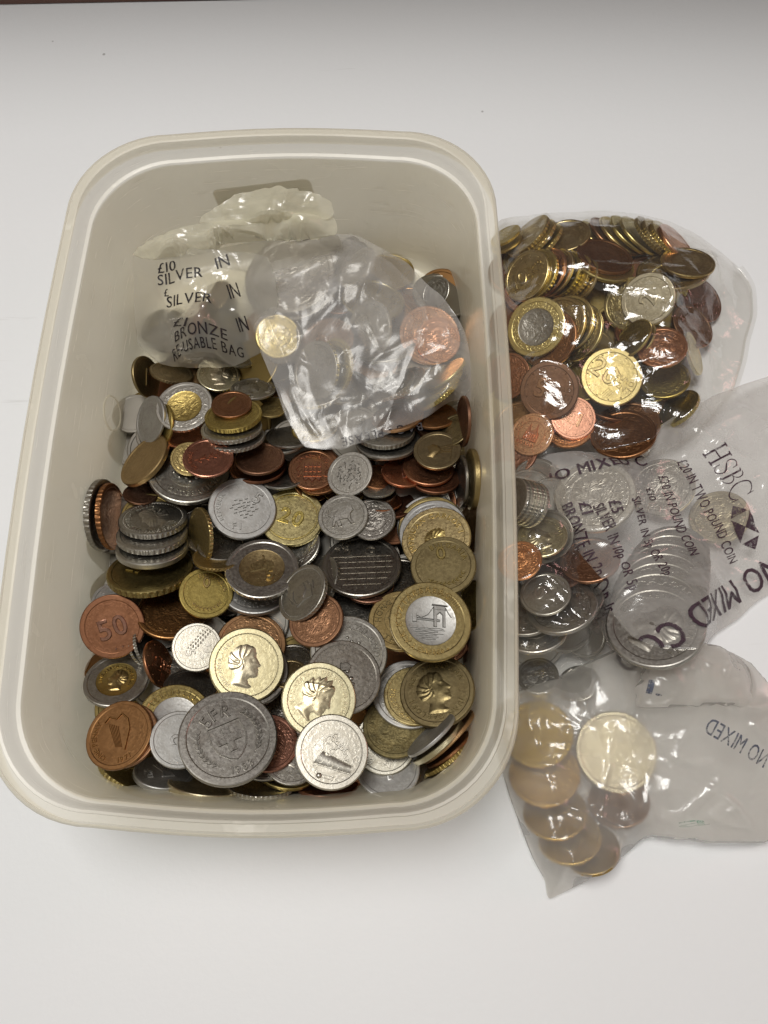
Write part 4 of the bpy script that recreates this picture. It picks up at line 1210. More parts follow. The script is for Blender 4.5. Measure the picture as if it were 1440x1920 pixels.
def bed(poly, step, layers, mets, where, tilt=16, sizes=(40, 58)):
    """coins that lie underneath the ones one can pick out: only slivers of them show in the gaps"""
    xs = [p[0] for p in poly]; ys = [p[1] for p in poly]
    for L in range(layers):
        y = min(ys) + (L % 2) * step * .5
        while y < max(ys):
            x = min(xs) + ((L * 7) % 3) * step / 3
            while x < max(xs):
                px = x + random.uniform(-.3, .3) * step; py = y + random.uniform(-.3, .3) * step
                x += step
                if not inside(poly, px, py): continue
                a = random.uniform(*sizes)
                th = math.radians(abs(random.gauss(0, tilt))); ph = random.uniform(0, 6.283)
                n = np.array([math.sin(th) * math.cos(ph), math.sin(th) * math.sin(ph), math.cos(th)])
                n = avoid_glare(n, px, py, 16)
                d = ray(px, py); bk = random.choice('ppn')
                zc = settle(px, py, a, n, d, HALF[bk], 16)
                rad = a * zc / F; c = CAM + d * zc - n * HALF[bk] * rad
                xa = np.cross([.3, .9, .1], n); xa /= np.linalg.norm(xa); ya = np.cross(n, xa)
                Mx = Matrix.Identity(4)
                for i in range(3):
                    Mx[i][0] = xa[i] * rad; Mx[i][1] = ya[i] * rad; Mx[i][2] = n[i] * rad; Mx[i][3] = c[i]
                me = blank_mesh(bk, 'S').copy(); me.transform(Mx)
                n0 = len(BURIED.faces); BURIED.from_mesh(me); BURIED.faces.ensure_lookup_table()
                mi = BURIED_METALS.index(random.choice(mets))
                for fc in BURIED.faces[n0:]: fc.material_index = mi
                bpy.data.meshes.remove(me)
                COINS.append((c, n, rad, HALF[bk], where))
            y += step
HEAP = [(245, 700), (480, 640), (600, 480), (830, 520), (858, 900), (862, 1380), (760, 1450), (340, 1450), (205, 1400), (200, 1150), (215, 900)]
bed(HEAP, 92, 4, ['S', 'B', 'D', 'K', 'S', 'Z'], 'tub')
for r in rows(T): put_coin(r, "loose coins in the tub", 'tub')
for r in rows(TA): put_coin(r, "coins inside the old printed bag", 'A')
for r in rows(TB): put_coin(r, "coins inside the milky bag", 'B')
bed([(950, 470), (1220, 470), (1280, 540), (1270, 670), (1210, 760), (1110, 790), (950, 830)], 84, 3, ['B', 'D', 'Y', 'Y', 'B'], 'C')
for r in rows(TC): put_coin(r, "coins inside the clear bag", 'C')
bed([(950, 900), (1040, 900), (1110, 1100), (1110, 1220), (960, 1220)], 72, 2, ['S', 'S', 'K', 'S'], 'E')
for r in rows(TE): put_coin(r, "coins inside the glossy bag", 'E')
for r in rows(TD): put_coin(r, "coins inside the bank bag", 'D')
for r in rows(TF): put_coin(r, "coins inside the hazy bag", 'F')
me = bpy.data.meshes.new("buried_coins"); BURIED.to_mesh(me); BURIED.free()
for k_ in BURIED_METALS: me.materials.append(MET[k_])
me.set_sharp_from_angle(angle=math.radians(22))
tag(link(bpy.data.objects.new("buried_coins", me)), "mass of coins lying buried under the ones that can be picked out", "coins", None, 'stuff')
# ------------------------------------------------------------------ plastic film
def crease_field(X, Y, creases):
    H = np.zeros_like(X)
    for (x0, y0, x1, y1, w, amp, sharp) in creases:
        L = math.hypot(x1 - x0, y1 - y0) + 1e-9
        tx, ty = (x1 - x0) / L, (y1 - y0) / L
        u = (X - x0) * tx + (Y - y0) * ty
        v = -(X - x0) * ty + (Y - y0) * tx
        v = v + 0.12 * L * (u / L) * (1 - u / L) * math.sin(x0 * 9e3)      # slightly bent
        win = np.clip(u / (0.22 * L), 0, 1) * np.clip((L - u) / (0.22 * L), 0, 1)
        win = win * win * (3 - 2 * win)
        H += amp * win * np.exp(-np.abs(v) / w if sharp else -(v / w) ** 2)
    return H
class Film:
    def __init__(s, outline, support, z_edge, centre, mat, name, parent, seed, n_crease=90, amp=.0008, length=(.008, .035), width=(.0006, .0022),
                 bumps=(), marks=(), relax=500, edge_wave=.0005, rings=70, ang=300, floor=None, ruffle=.0, gap=.0004, soft=.0005, keep=True):
        rng = np.random.default_rng(seed)
        ctrl = []
        for q in outline:
            z = q[2] if len(q) > 2 else z_edge
            X = P(q[0], q[1], z); ctrl.append((X[0], X[1], z))
        ctrl = np.array(ctrl); m = len(ctrl)
        # Catmull-Rom, evenly re-sampled
        seg = []
        for i in range(m):
            p0, p1, p2, p3 = ctrl[i - 1], ctrl[i], ctrl[(i + 1) % m], ctrl[(i + 2) % m]
            for t in np.linspace(0, 1, 16, endpoint=False):
                c = .5 * (2 * p1 + (p2 - p0) * t + (2 * p0 - 5 * p1 + 4 * p2 - p3) * t * t + (3 * p1 - p0 - 3 * p2 + p3) * t ** 3)
                lin = p1 + (p2 - p1) * t
                seg.append(.55 * c + .45 * lin)
        seg = np.array(seg)
        dl = np.r_[0, np.cumsum(np.linalg.norm(np.diff(np.vstack([seg, seg[:1]])[:, :2], axis=0), axis=1))]
        tt = np.linspace(0, dl[-1], ang, endpoint=False)
        cl = np.vstack([seg, seg[:1]])
        out = np.stack([np.interp(tt, dl, cl[:, k]) for k in range(3)], -1)
        cx, cy = P(*centre)[:2]
        # little irregularities of the cut / folded edge
        wv = sum(rng.normal(0, 1) * np.sin(2 * math.pi * k * tt / dl[-1] + rng.uniform(0, 6.28)) / (k ** .6) for k in range(5, 30))
        rad = out[:, :2] - (cx, cy); rl = np.linalg.norm(rad, axis=1, keepdims=True)
        out[:, :2] += rad / rl * (wv * edge_wave * .5)[:, None]
        s.out, s.c = out, (cx, cy)
        g = .0008
        x0, y0 = out[:, 0].min() - .004, out[:, 1].min() - .004
        nx, ny = int((out[:, 0].max() + .004 - x0) / g) + 1, int((out[:, 1].max() + .004 - y0) / g) + 1
        s.g, s.x0, s.y0, s.nx, s.ny = g, x0, y0, nx, ny
        GX, GY = np.meshgrid(x0 + g * np.arange(nx), y0 + g * np.arange(ny))
        # inside test by angle around the centre
        an = np.arctan2(out[:, 1] - cy, out[:, 0] - cx); o = np.argsort(an)
        ra = np.hypot(out[:, 0] - cx, out[:, 1] - cy)[o]
        RA = np.interp(np.arctan2(GY - cy, GX - cx), an[o], ra, period=2 * math.pi)
        rr = np.hypot(GX - cx, GY - cy)
        ins = rr < RA
        edge = np.clip((RA - rr) / .012, 0, 1)
        ZB = np.interp(np.arctan2(GY - cy, GX - cx), an[o], out[o, 2], period=2 * math.pi)
        S = np.full_like(GX, -1.0)
        for (c, n, rad_, H, where) in COINS:
            if where not in support: continue
            if not (x0 - rad_ < c[0] < GX.max() + rad_ and y0 - rad_ < c[1] < GY.max() + rad_): continue
            top = c + n * H * rad_
            if abs(n[2]) > .12:
                z = top[2] - (n[0] * (GX - top[0]) + n[1] * (GY - top[1])) / n[2]
                d = np.sqrt((GX - top[0]) ** 2 + (GY - top[1]) ** 2 + (z - top[2]) ** 2)
                S = np.where((d < rad_ * 1.02) & (z > S), z, S)
            ax = np.cross(n, UP); la = np.linalg.norm(ax)
            ax = ax / la if la > 1e-3 else np.array([1., 0, 0]); bx = np.cross(n, ax)
            for k in range(48):
                for rf in (1.0, .7):
                    q = c + rad_ * rf * (ax * math.cos(.1309 * k) + bx * math.sin(.1309 * k))
                    for sgn in (H, -H):
                        w = q + n * sgn * rad_
                        i, j = int(round((w[1] - y0) / g)), int(round((w[0] - x0) / g))
                        if 0 <= i < ny and 0 <= j < nx and w[2] > S[i, j]: S[i, j] = w[2]
        S = np.where(S > -.5, S + gap, -1)
        for (px, py, z, r) in bumps:
            X = P(px, py, z); d = np.hypot(GX - X[0], GY - X[1]) / r
            S = np.maximum(S, np.where(d < 1, z * np.sqrt(np.clip(1 - d * d, 0, 1)) ** 1.2, -1))
        S = np.where(edge < .02, -1, S)
        h = np.maximum(S, ZB)
        for it in range(relax):
            a = .25 * (np.roll(h, 1, 0) + np.roll(h, -1, 0) + np.roll(h, 1, 1) + np.roll(h, -1, 1))
            h = np.where(ins, np.maximum(a, S), ZB)
        cr = []
        span = max(nx, ny) * g
        for _ in range(n_crease):
            k = rng.integers(0, ang); f = math.sqrt(rng.uniform(.02, .95))
            px_, py_ = cx + (out[k, 0] - cx) * f, cy + (out[k, 1] - cy) * f
            L = rng.uniform(*length); th = rng.uniform(0, math.pi)
            if rng.random() < .35: th = math.atan2(out[k, 1] - cy, out[k, 0] - cx) + rng.normal(0, .3)
            cr.append((px_, py_, px_ + L * math.cos(th), py_ + L * math.sin(th), rng.uniform(*width), amp * rng.uniform(.35, 1) * (1 if rng.random() < .65 else -1), rng.random() < .75))
        for (ax_, ay_, bx_, by_, z, w, am) in marks:
            A, B = P(ax_, ay_, z), P(bx_, by_, z)
            cr.append((A[0], A[1], B[0], B[1], w, am, True))
        CF = crease_field(GX, GY, cr)
        for _ in range(7):
            th = rng.uniform(0, 6.28); lam = rng.uniform(.010, .03)
            CF += soft / 3 * np.sin((GX * math.cos(th) + GY * math.sin(th)) * 6.28 / lam + rng.uniform(0, 6.28) + 1.5 * np.sin((GX * math.sin(th) - GY * math.cos(th)) * 6.28 / .035))
        h2 = np.maximum(h + CF * edge, np.where(S > -.5, S, -1))
        if floor is not None: h2 = np.maximum(h2, floor)
        # soften single-cell spikes only
        b = (h2 + .5 * (np.roll(h2, 1, 0) + np.roll(h2, -1, 0) + np.roll(h2, 1, 1) + np.roll(h2, -1, 1))) / 3
        s.h = np.where(ins, b, ZB)
        # mesh: rings from the centre out to the edge
        V, Fc = [(cx, cy, s.at(cx, cy))], []
        fr = 1 - (1 - np.linspace(0, 1, rings + 1)[1:]) ** 1.25
        for i, f in enumerate(fr):
            X = cx + (out[:, 0] - cx) * f; Y = cy + (out[:, 1] - cy) * f
            Z = s.atv(X, Y) if f < .999 else out[:, 2] + ruffle * np.abs(wv) * .3
            V += list(zip(X, Y, Z))
        for k in range(ang):
            Fc.append((0, 1 + k, 1 + (k + 1) % ang))
        for i in range(rings - 1):
            for k in range(ang):
                a, b_ = 1 + i * ang + k, 1 + i * ang + (k + 1) % ang
                Fc.append((a, a + ang, b_ + ang, b_))
        s.ob = mesh_obj(name, V, Fc, mat, parent, 180)
        s.mat, s.parent = mat, parent
    def atv(s, X, Y):
        u = np.clip((np.asarray(X) - s.x0) / s.g, 0, s.nx - 1.001); v = np.clip((np.asarray(Y) - s.y0) / s.g, 0, s.ny - 1.001)
        i, j = v.astype(int), u.astype(int); a, b = u - j, v - i
        h = s.h
        return (h[i, j] * (1 - a) + h[i, j + 1] * a) * (1 - b) + (h[i + 1, j] * (1 - a) + h[i + 1, j + 1] * a) * b
    def at(s, x, y): return float(s.atv(np.array([x]), np.array([y]))[0])
    def point(s, px, py, z=.02):
        for _ in range(12):
            X = P(px, py, z); z = .5 * z + .5 * s.at(X[0], X[1])
        return P(px, py, z)
    def back(s, name, z=None, n=6):
        """the under sheet of the bag, from the same seam"""
        cx, cy = s.c; a = len(s.out); V, Fc = [], []
        for f in np.linspace(0.02, 1, n):
            for q in s.out:
                V.append((cx + (q[0] - cx) * f, cy + (q[1] - cy) * f, (q[2] if z is None else z) if f < 1 else q[2]))
        for i in range(n - 1):
            for k in range(a):
                Fc.append((i * a + k, i * a + (k + 1) % a, (i + 1) * a + (k + 1) % a, (i + 1) * a + k))
        mesh_obj(name, V, Fc, s.mat, s.parent, 180)
    def seam(s, name, w=.0007, a0=0.0, a1=1.0):
        """the welded hem: a thin raised bead along part of the edge"""
        n = len(s.out); idx = [int(k) % n for k in range(int(a0 * n), int(a1 * n) + 1)]
        V, Fc = [], []
        for k in idx:
            p, q = s.out[k - 1], s.out[(k + 1) % n]; t = q[:2] - p[:2]; t = t / (np.linalg.norm(t) + 1e-9); nr = np.array([t[1], -t[0]])
            o = s.out[k]
            for dx, dz in ((-1.6, .6), (0, 1.0), (1.2, .2)): V.append((o[0] + nr[0] * dx * w, o[1] + nr[1] * dx * w, o[2] + dz * w))
        for i in range(len(idx) - 1):
            for k in range(2): Fc.append((i * 3 + k, i * 3 + k + 1, i * 3 + k + 4, i * 3 + k + 3))
        mesh_obj(name, V, Fc, s.mat, s.parent, 180)

def refine(v, f, lim):
    """split long triangle edges so that print can follow the film"""
    tris = []
    for q in f:
        for k in range(1, len(q) - 1): tris.append((v[q[0]], v[q[k]], v[q[k + 1]]))
    out = []
    while tris:
        t = tris.pop()
        e = [math.hypot(t[i][0] - t[(i + 1) % 3][0], t[i][1] - t[(i + 1) % 3][1]) for i in range(3)]
        i = max(range(3), key=lambda k: e[k])
        if e[i] <= lim: out.append(t); continue
        a, b, c = t[i], t[(i + 1) % 3], t[(i + 2) % 3]
        m = ((a[0] + b[0]) / 2, (a[1] + b[1]) / 2)
        tris += [(a, m, c), (m, b, c)]
    V, Fc = [], []
    for t in out:
        o = len(V); V += list(t); Fc.append((o, o + 1, o + 2))
    return V, Fc
SERIF = {
    'H': [[(0, 0), (.30, 0), (.30, .05), (.20, .07), (.20, .93), (.30, .95), (.30, 1), (0, 1), (0, .95), (.09, .93), (.09, .07), (0, .05)],
          [(.55, 0), (.85, 0), (.85, .05), (.76, .07), (.76, .93), (.85, .95), (.85, 1), (.55, 1), (.55, .95), (.65, .93), (.65, .07), (.55, .05)], [(.2, .48), (.65, .48), (.65, .54), (.2, .54)]],
}
def arcpoly(cx, cy, rx, ry, a0, a1, w0, w1, n=18):
    """crescent stroke, thin at its ends and thick in the middle"""
    o, i = [], []
    for k in range(n + 1):
        t = k / n; a = math.radians(a0 + (a1 - a0) * t); w = w0 + (w1 - w0) * math.sin(math.pi * t)
        o.append((cx + rx * math.cos(a), cy + ry * math.sin(a))); i.append((cx + (rx - w) * math.cos(a), cy + (ry - w * .7) * math.sin(a)))
    return o + i[::-1]
SERIF['S'] = [arcpoly(.30, .76, .27, .25, 25, 215, .05, .06), arcpoly(.30, .26, .29, .27, 35, -155, .05, .06), [(.06, .68), (.16, .60), (.50, .46), (.58, .34), (.60, .24), (.50, .30), (.44, .38), (.14, .54), (.04, .66)],
              [(.50, .98), (.54, .98), (.55, .72), (.51, .72)], [(.04, .02), (.08, .02), (.09, .28), (.04, .28)]]
SERIF['C'] = [arcpoly(.46, .5, .45, .51, 40, 320, .05, .08, 26), [(.78, .98), (.82, .98), (.83, .68), (.78, .72)], [(.78, .02), (.82, .02), (.84, .28), (.80, .28)]]
SERIF['B'] = [[(0, 0), (.10, .0), (.20, .07), (.20, .93), (.10, 1), (0, 1), (0, .95), (.09, .93), (.09, .07), (0, .05)], arcpoly(.20, .75, .30, .25, -90, 90, .05, .06), arcpoly(.20, .26, .37, .27, -90, 90, .05, .06)]
def flat_glyph(ch, serif):
    if serif and ch in SERIF:
        V, Fc = [], []
        for pg in SERIF[ch]:
            o = len(V); V += pg
            for t in tessellate_polygon([[Vector((x, y, 0)) for x, y in pg]]): Fc.append(tuple(o + i for i in t))
        return V, Fc, max(p[0] for p in V)
    v, f, w = glyph(ch)
    return [(a, b) for a, b, c in v], f, w
def print_line(film, txt, p0, p1, cap_px, mat, parent, name="printed_line", mirror=False, serif=False, bold=0.0, sp=.20, lift=.00035, upside=False):
    """lettering lying on the film: its base line runs between two places of the bag"""
    A, B = film.point(*p0), film.point(*p1)
    dist = np.linalg.norm(A - CAM)
    capm = cap_px * dist / F
    L = float(np.hypot(B[0] - A[0], B[1] - A[1])); e = (B[:2] - A[:2]) / L
    up = np.array([-e[1], e[0]])
    if upside: up = -up
    ws = [(flat_glyph(c, serif)[2] if c != ' ' else .28) + sp for c in txt]
    tot = sum(ws) - sp
    sx = L / tot
    V, Fc = [], []
    x = 0
    for c, w in zip(txt, ws):
        if c != ' ':
            v, f, gw = flat_glyph(c, serif)
            if mirror: v = [(gw - a, b) for a, b in v]
            for k in ((0,) if not bold else (-bold, bold)):
                q = [((x + a + k) * sx, b * capm) for a, b in v]
                q, f2 = refine(q, f, .0011)
                o = len(V); V += [(a, b, abs(k) * 1e-6 + (k > 0) * 4e-5) for a, b in q]; Fc += [tuple(i + o for i in t) for t in f2]
        x += w
    W3 = []
    arr = np.array([(a, b) for a, b, c in V])
    XY = A[:2] + arr[:, :1] * e + arr[:, 1:2] * up
    Z = film.atv(XY[:, 0], XY[:, 1]) + lift
    W3 = [(XY[i, 0], XY[i, 1], Z[i] + V[i][2]) for i in range(len(V))]
    return mesh_obj(name, W3, Fc, mat, parent)
def print_shape(film, polys, centre, size_px, ang, mat, parent, name):
    A = film.point(*centre); capm = size_px * np.linalg.norm(A - CAM) / F
    a = math.radians(ang); V, Fc = [], []
    for pg in polys:
        f = [tuple(t) for t in tessellate_polygon([[Vector((x, y, 0)) for x, y in pg]])]
        q, f2 = refine([(x * capm, y * capm) for x, y in pg], f, .001)
        for (x, y) in q:
            X = A[0] + x * math.cos(a) - y * math.sin(a); Y = A[1] + x * math.sin(a) + y * math.cos(a)
            V.append((X, Y, film.at(X, Y) + .0004))
        o = len(V) - len(q); Fc += [tuple(i + o for i in t) for t in f2]
    return mesh_obj(name, V, Fc, mat, parent)

# ---- old grey bag at the back of the tub
bagA = tag(empty("coin_bag", tuple(P(365, 600, .0))), "old yellowed money bag printed SILVER and BRONZE standing at the back of the tub", "bag")
A_ = Film([(258, 640, .020), (252, 560, .030), (250, 480, .040), (330, 462, .046), (420, 470, .046), (500, 480, .045), (520, 560, .034), (500, 650, .022), (440, 686, .020), (370, 690, .019), (300, 682, .019)],
          ('A',), .02, (380, 590, .03), FILM['grey_film'], "front_film", bagA, 11, 70, .0011, (.008, .03), (.0008, .0026), relax=260,
          bumps=[(370, 590, .036, .020)],
          marks=[(300, 520, 340, 680, .03, .0012, .0012), (290, 625, 355, 660, .03, .0009, .0014), (340, 545, 420, 600, .03, .0008, .0012), (430, 480, 470, 540, .04, .001, .0015)])
print_line(A_, "\u00a310", (297, 514), (330, 507), 13, INK, bagA, bold=.02)
print_line(A_, "SILVER", (297, 537), (380, 520), 16, INK, bagA, bold=.02)
print_line(A_, "\u00a3", (309, 557), (317, 556), 9, INK, bagA, bold=.02)
print_line(A_, "SILVER", (313, 578), (397, 570), 16, INK, bagA, bold=.02)
print_line(A_, "\u00a31", (325, 614), (348, 613), 14, INK, bagA, bold=.02)
print_line(A_, "BRONZE", (329, 643), (427, 640), 16, INK, bagA, bold=.02)
print_line(A_, "RE-USABLE BAG", (328, 679), (458, 672), 13, INK, bagA, bold=.02)
print_line(A_, "IN", (408, 506), (432, 498), 18, INK, bagA, bold=.02)
print_line(A_, "IN", (433, 562), (452, 557), 18, INK, bagA, bold=.02)
print_line(A_, "IN", (450, 624), (468, 620), 18, INK, bagA, bold=.02)
m1 = Film([(249, 478, .040), (290, 446, .046), (350, 424, .050), (430, 412, .052), (520, 402, .053), (600, 396, .052), (628, 412, .050), (630, 440, .047), (560, 450, .046), (480, 452, .045), (420, 458, .045), (405, 470, .044), (340, 484, .043), (290, 488, .041)],
          (), .045, (440, 436, .050), FILM['mouth_film'], "rolled_mouth", bagA, 12, 120, .0015, (.012, .05), (.0006, .0016), bumps=[(320, 462, .050, .014), (440, 436, .0535, .024), (560, 425, .0545, .020)], relax=160, edge_wave=.0009, soft=.0003)
m2 = Film([(372, 418, .050), (400, 392, .053), (440, 366, .055), (500, 352, .056), (560, 354, .056), (600, 366, .055), (618, 380, .053), (622, 410, .051), (560, 416, .052), (460, 420, .052)],
          (), .052, (505, 388, .054), FILM['mouth_film'], "folded_lip", bagA, 13, 90, .0014, (.012, .045), (.0006, .0016), bumps=[(510, 386, .0575, .026)], relax=140, edge_wave=.0009, soft=.0003)
m3 = Film([(400, 470, .040), (480, 452, .042), (560, 450, .042), (630, 440, .042), (640, 470, .036), (560, 500, .032), (480, 512, .032), (410, 500, .034)],
          (), .034, (520, 475, .036), FILM['grey_film'], "inner_film", bagA, 14, 25, .0008, relax=60)

# ---- milky bag on the heap
bagB = tag(empty("coin_bag", tuple(P(650, 640, .02))), "milky plastic bag of mixed coins lying on the heap in the tub", "bag")
B_out = [(470, 500, .030), (520, 462, .034), (590, 442, .036), (660, 440, .036), (705, 458, .034), (760, 492, .031), (815, 545, .030), (848, 580, .030), (872, 620, .028), (884, 680, .026), (905, 725, .024), (890, 752, .022), (850, 752, .022),
         (800, 782, .024), (740, 808, .025), (690, 826, .025), (655, 838, .024), (620, 843, .023), (572, 838, .023), (545, 800, .024), (522, 740, .025), (500, 690, .025), (475, 620, .027), (455, 555, .029)]
B_ = Film(B_out, ('tub', 'B'), .026, (670, 640, .04), FILM['milky_film'], "outer_film", bagB, 21, 70, .0009, (.012, .05), (.0007, .0022), relax=420, rings=84, ang=340,
          marks=[(490, 560, 540, 680, .04, .0009, .0016), (530, 670, 560, 760, .035, .0007, .0018), (556, 740, 600, 815, .03, .0007, .0018), (772, 640, 740, 740, .04, .0009, .0016), (745, 730, 700, 800, .035, .0007, .0018),
                 (690, 500, 660, 590, .04, .0012, .0014), (540, 550, 560, 585, .045, .0006, .0012), (640, 560, 600, 620, .04, .001, .0014)])
# the mouth of the bag folded back over its left part: a second layer with a crisp edge
flap = Film([(474, 530, .031), (500, 486, .035), (560, 456, .037), (640, 446, .037), (710, 474, .037), (770, 530, .037), (800, 585, .038), (784, 640, .038), (745, 735, .034), (706, 806, .029), (690, 826, .027), (655, 839, .026), (620, 843, .025), (574, 838, .025), (548, 800, .026), (524, 735, .028), (501, 690, .027), (478, 615, .029)],
            ('tub', 'B'), .03, (630, 690, .04), FILM['flap_film'], "folded_flap", bagB, 22, 45, .0008, (.012, .045), (.0006, .0018), soft=.0003, relax=420, gap=.0016, rings=64, ang=300,
            marks=[(530, 690, 562, 770, .04, .0006, .0016), (560, 762, 606, 822, .035, .0006, .0018), (770, 640, 736, 745, .04, .0006, .0016), (738, 742, 700, 815, .035, .0006, .0018), (620, 770, 650, 830, .03, .0007, .0015), (650, 790, 690, 780, .03, .0006, .0012)])
print_line(B_, "BAG - PLEASE", (790, 793), (640, 822), 16, INK, bagB)

# ---- clear bag of brass and copper
bagC = tag(empty("coin_bag", tuple(P(1140, 620, 0))), "glossy clear bag packed with brass and copper coins right of the tub rim", "bag")
C_out = [(925, 440), (940, 412), (1000, 402), (1070, 398), (1140, 397), (1200, 402), (1250, 414), (1300, 436), (1350, 470), (1388, 505), (1408, 540), (1412, 590), (1400, 640), (1385, 700), (1370, 740), (1330, 790), (1280, 830), (1200, 868), (1120, 880), (1040, 876), (960, 890), (925, 860), (920, 640)]
C_ = Film(C_out, ('C',), .003, (1130, 620, .02), FILM['clear_film'], "front_film", bagC, 31, 150, .0009, (.008, .05), (.0005, .0018), relax=420, rings=84, ang=340,
          marks=[(1040, 490, 1330, 498, .025, .0006, .0016), (1080, 520, 1300, 560, .025, .0006, .0014), (1230, 600, 1400, 575, .02, .0006, .0016), (1260, 600, 1390, 640, .02, .0006, .0016), (1060, 640, 1075, 760, .025, .0006, .0014), (1300, 470, 1400, 560, .015, .0012, .002), (1310, 560, 1400, 540, .015, .0008, .002)])
C_.back("back_film", .0004)
C_.seam("welded_edge", .0009, .30, .62)

# ---- glossy bag of silver
bagE = tag(empty("coin_bag", tuple(P(1030, 1080, 0))), "small glossy clear bag of silver coins squeezed between the tub and the bank bag", "bag")
E_ = Film([(930, 900), (1000, 886), (1060, 900), (1100, 960), (1130, 1060), (1150, 1150), (1150, 1220), (1110, 1260), (1125, 1290), (1070, 1318), (1000, 1310), (950, 1290), (930, 1200), (928, 1050)], ('E',), .003, (1030, 1110, .02),
          FILM['clear_film'], "front_film", bagE, 41, 110, .0012, (.006, .03), (.0005, .0016), relax=380,
          marks=[(1010, 1080, 1110, 1190, .02, .0008, .0022), (990, 1090, 1090, 1200, .02, .0006, .002), (970, 1000, 1040, 960, .02, .0006, .0015), (970, 1270, 1060, 1245, .01, .0008, .0015), (1000, 1180, 1110, 1200, .015, .001, .002)])
E_.back("back_film", .0004)

# ---- printed bank bag
bagD = tag(empty("coin_bag", tuple(P(1250, 1000, 0))), "printed bank bag with a hexagon emblem, holding large silver coins", "bag")
D_out = [(1000, 880, .012), (1025, 852, .014), (1080, 846, .016), (1140, 852, .016), (1168, 856, .015), (1215, 815, .018), (1262, 782, .018), (1340, 742, .012), (1420, 712, .006), (1520, 690, .004), (1590, 820, .004), (1570, 1000, .004), (1480, 1080, .003), (1420, 1130, .003), (1340, 1190, .003),
         (1310, 1225, .003), (1230, 1250, .003), (1150, 1225, .004), (1110, 1150, .006), (1075, 1070, .008), (1035, 970, .010)]
D_ = Film(D_out, ('D',), .004, (1270, 985, .02), FILM['bank_film'], "front_film", bagD, 51, 120, .0009, (.010, .05), (.0006, .002), relax=420, rings=90, ang=340, bumps=[(1400, 860, .014, .035), (1330, 860, .016, .03)],
          marks=[(1160, 1040, 1330, 985, .03, .0007, .0018), (1250, 790, 1215, 930, .025, .0008, .0018), (1290, 780, 1420, 850, .02, .001, .002), (1345, 920, 1440, 880, .02, .0008, .0016), (1400, 780, 1330, 850, .02, .001, .0018), (1200, 880, 1160, 950, .03, .0008, .0012), (1330, 1130, 1440, 1080, .01, .001, .0014)])
D_.back("back_film", .0004)
print_line(D_, "HSBC", (1316, 852), (1372, 944), 46, INK_PURPLE, bagD, serif=True, sp=.10)
print_line(D_, "\u00a320 IN TWO POUND COIN", (1268, 868), (1368, 1058), 20, INK_PURPLE, bagD, bold=.025)
print_line(D_, "\u00a320 IN POUND COIN", (1233, 894), (1294, 1042), 20, INK_PURPLE, bagD, bold=.025)
print_line(D_, "\u00a310", (1210, 917), (1218, 939), 20, INK_PURPLE, bagD, bold=.025)
print_line(D_, "SILVER IN 5p OR 20p", (1183, 936), (1246, 1080), 20, INK_PURPLE, bagD, bold=.025)
print_line(D_, "\u00a35", (1140, 941), (1148, 963), 20, INK_PURPLE, bagD, bold=.025)
print_line(D_, "SILVER IN 10p OR 5p", (1110, 950), (1180, 1108), 20, INK_PURPLE, bagD, bold=.025)
print_line(D_, "\u00a31", (1084, 944), (1091, 966), 20, INK_PURPLE, bagD, bold=.025)
print_line(D_, "BRONZE IN 2p OR 1p", (1042, 964), (1128, 1156), 20, INK_PURPLE, bagD, bold=.025)
print_line(D_, "NO MIXED CO", (1446, 1040), (1150, 1222), 40, INK_PURPLE, bagD, bold=.03)
print_line(D_, "NO MIXED C", (1014, 918), (1214, 872), 22, INK_PURPLE, bagD, bold=.03)
hexa = [[(-.5, .5), (0, 0), (-.5, -.5), (-1, 0)], [(.5, .5), (1, 0), (.5, -.5), (0, 0)], [(-.5, .5), (.5, .5), (0, 0)], [(-.5, -.5), (0, 0), (.5, -.5)]]
# two filled flanks and two filled wedges of the six-sided emblem, the wedges outlined
print_shape(D_, [[(-.5, .5), (0, 0), (.5, .5)], [(-.5, -.5), (.5, -.5), (0, 0)], [(-.5, .5), (-.5, -.5), (-1, 0)], [(.5, .5), (1, 0), (.5, -.5)]][:2]
            + [[(-.5, .5), (-.56, .44), (-.56, -.44), (-.5, -.5), (-1, 0)], [(.5, .5), (1, 0), (.5, -.5), (.56, -.44), (.56, .44)]], (1397, 988), 40, -62, INK_PURPLE, bagD, "printed_emblem")

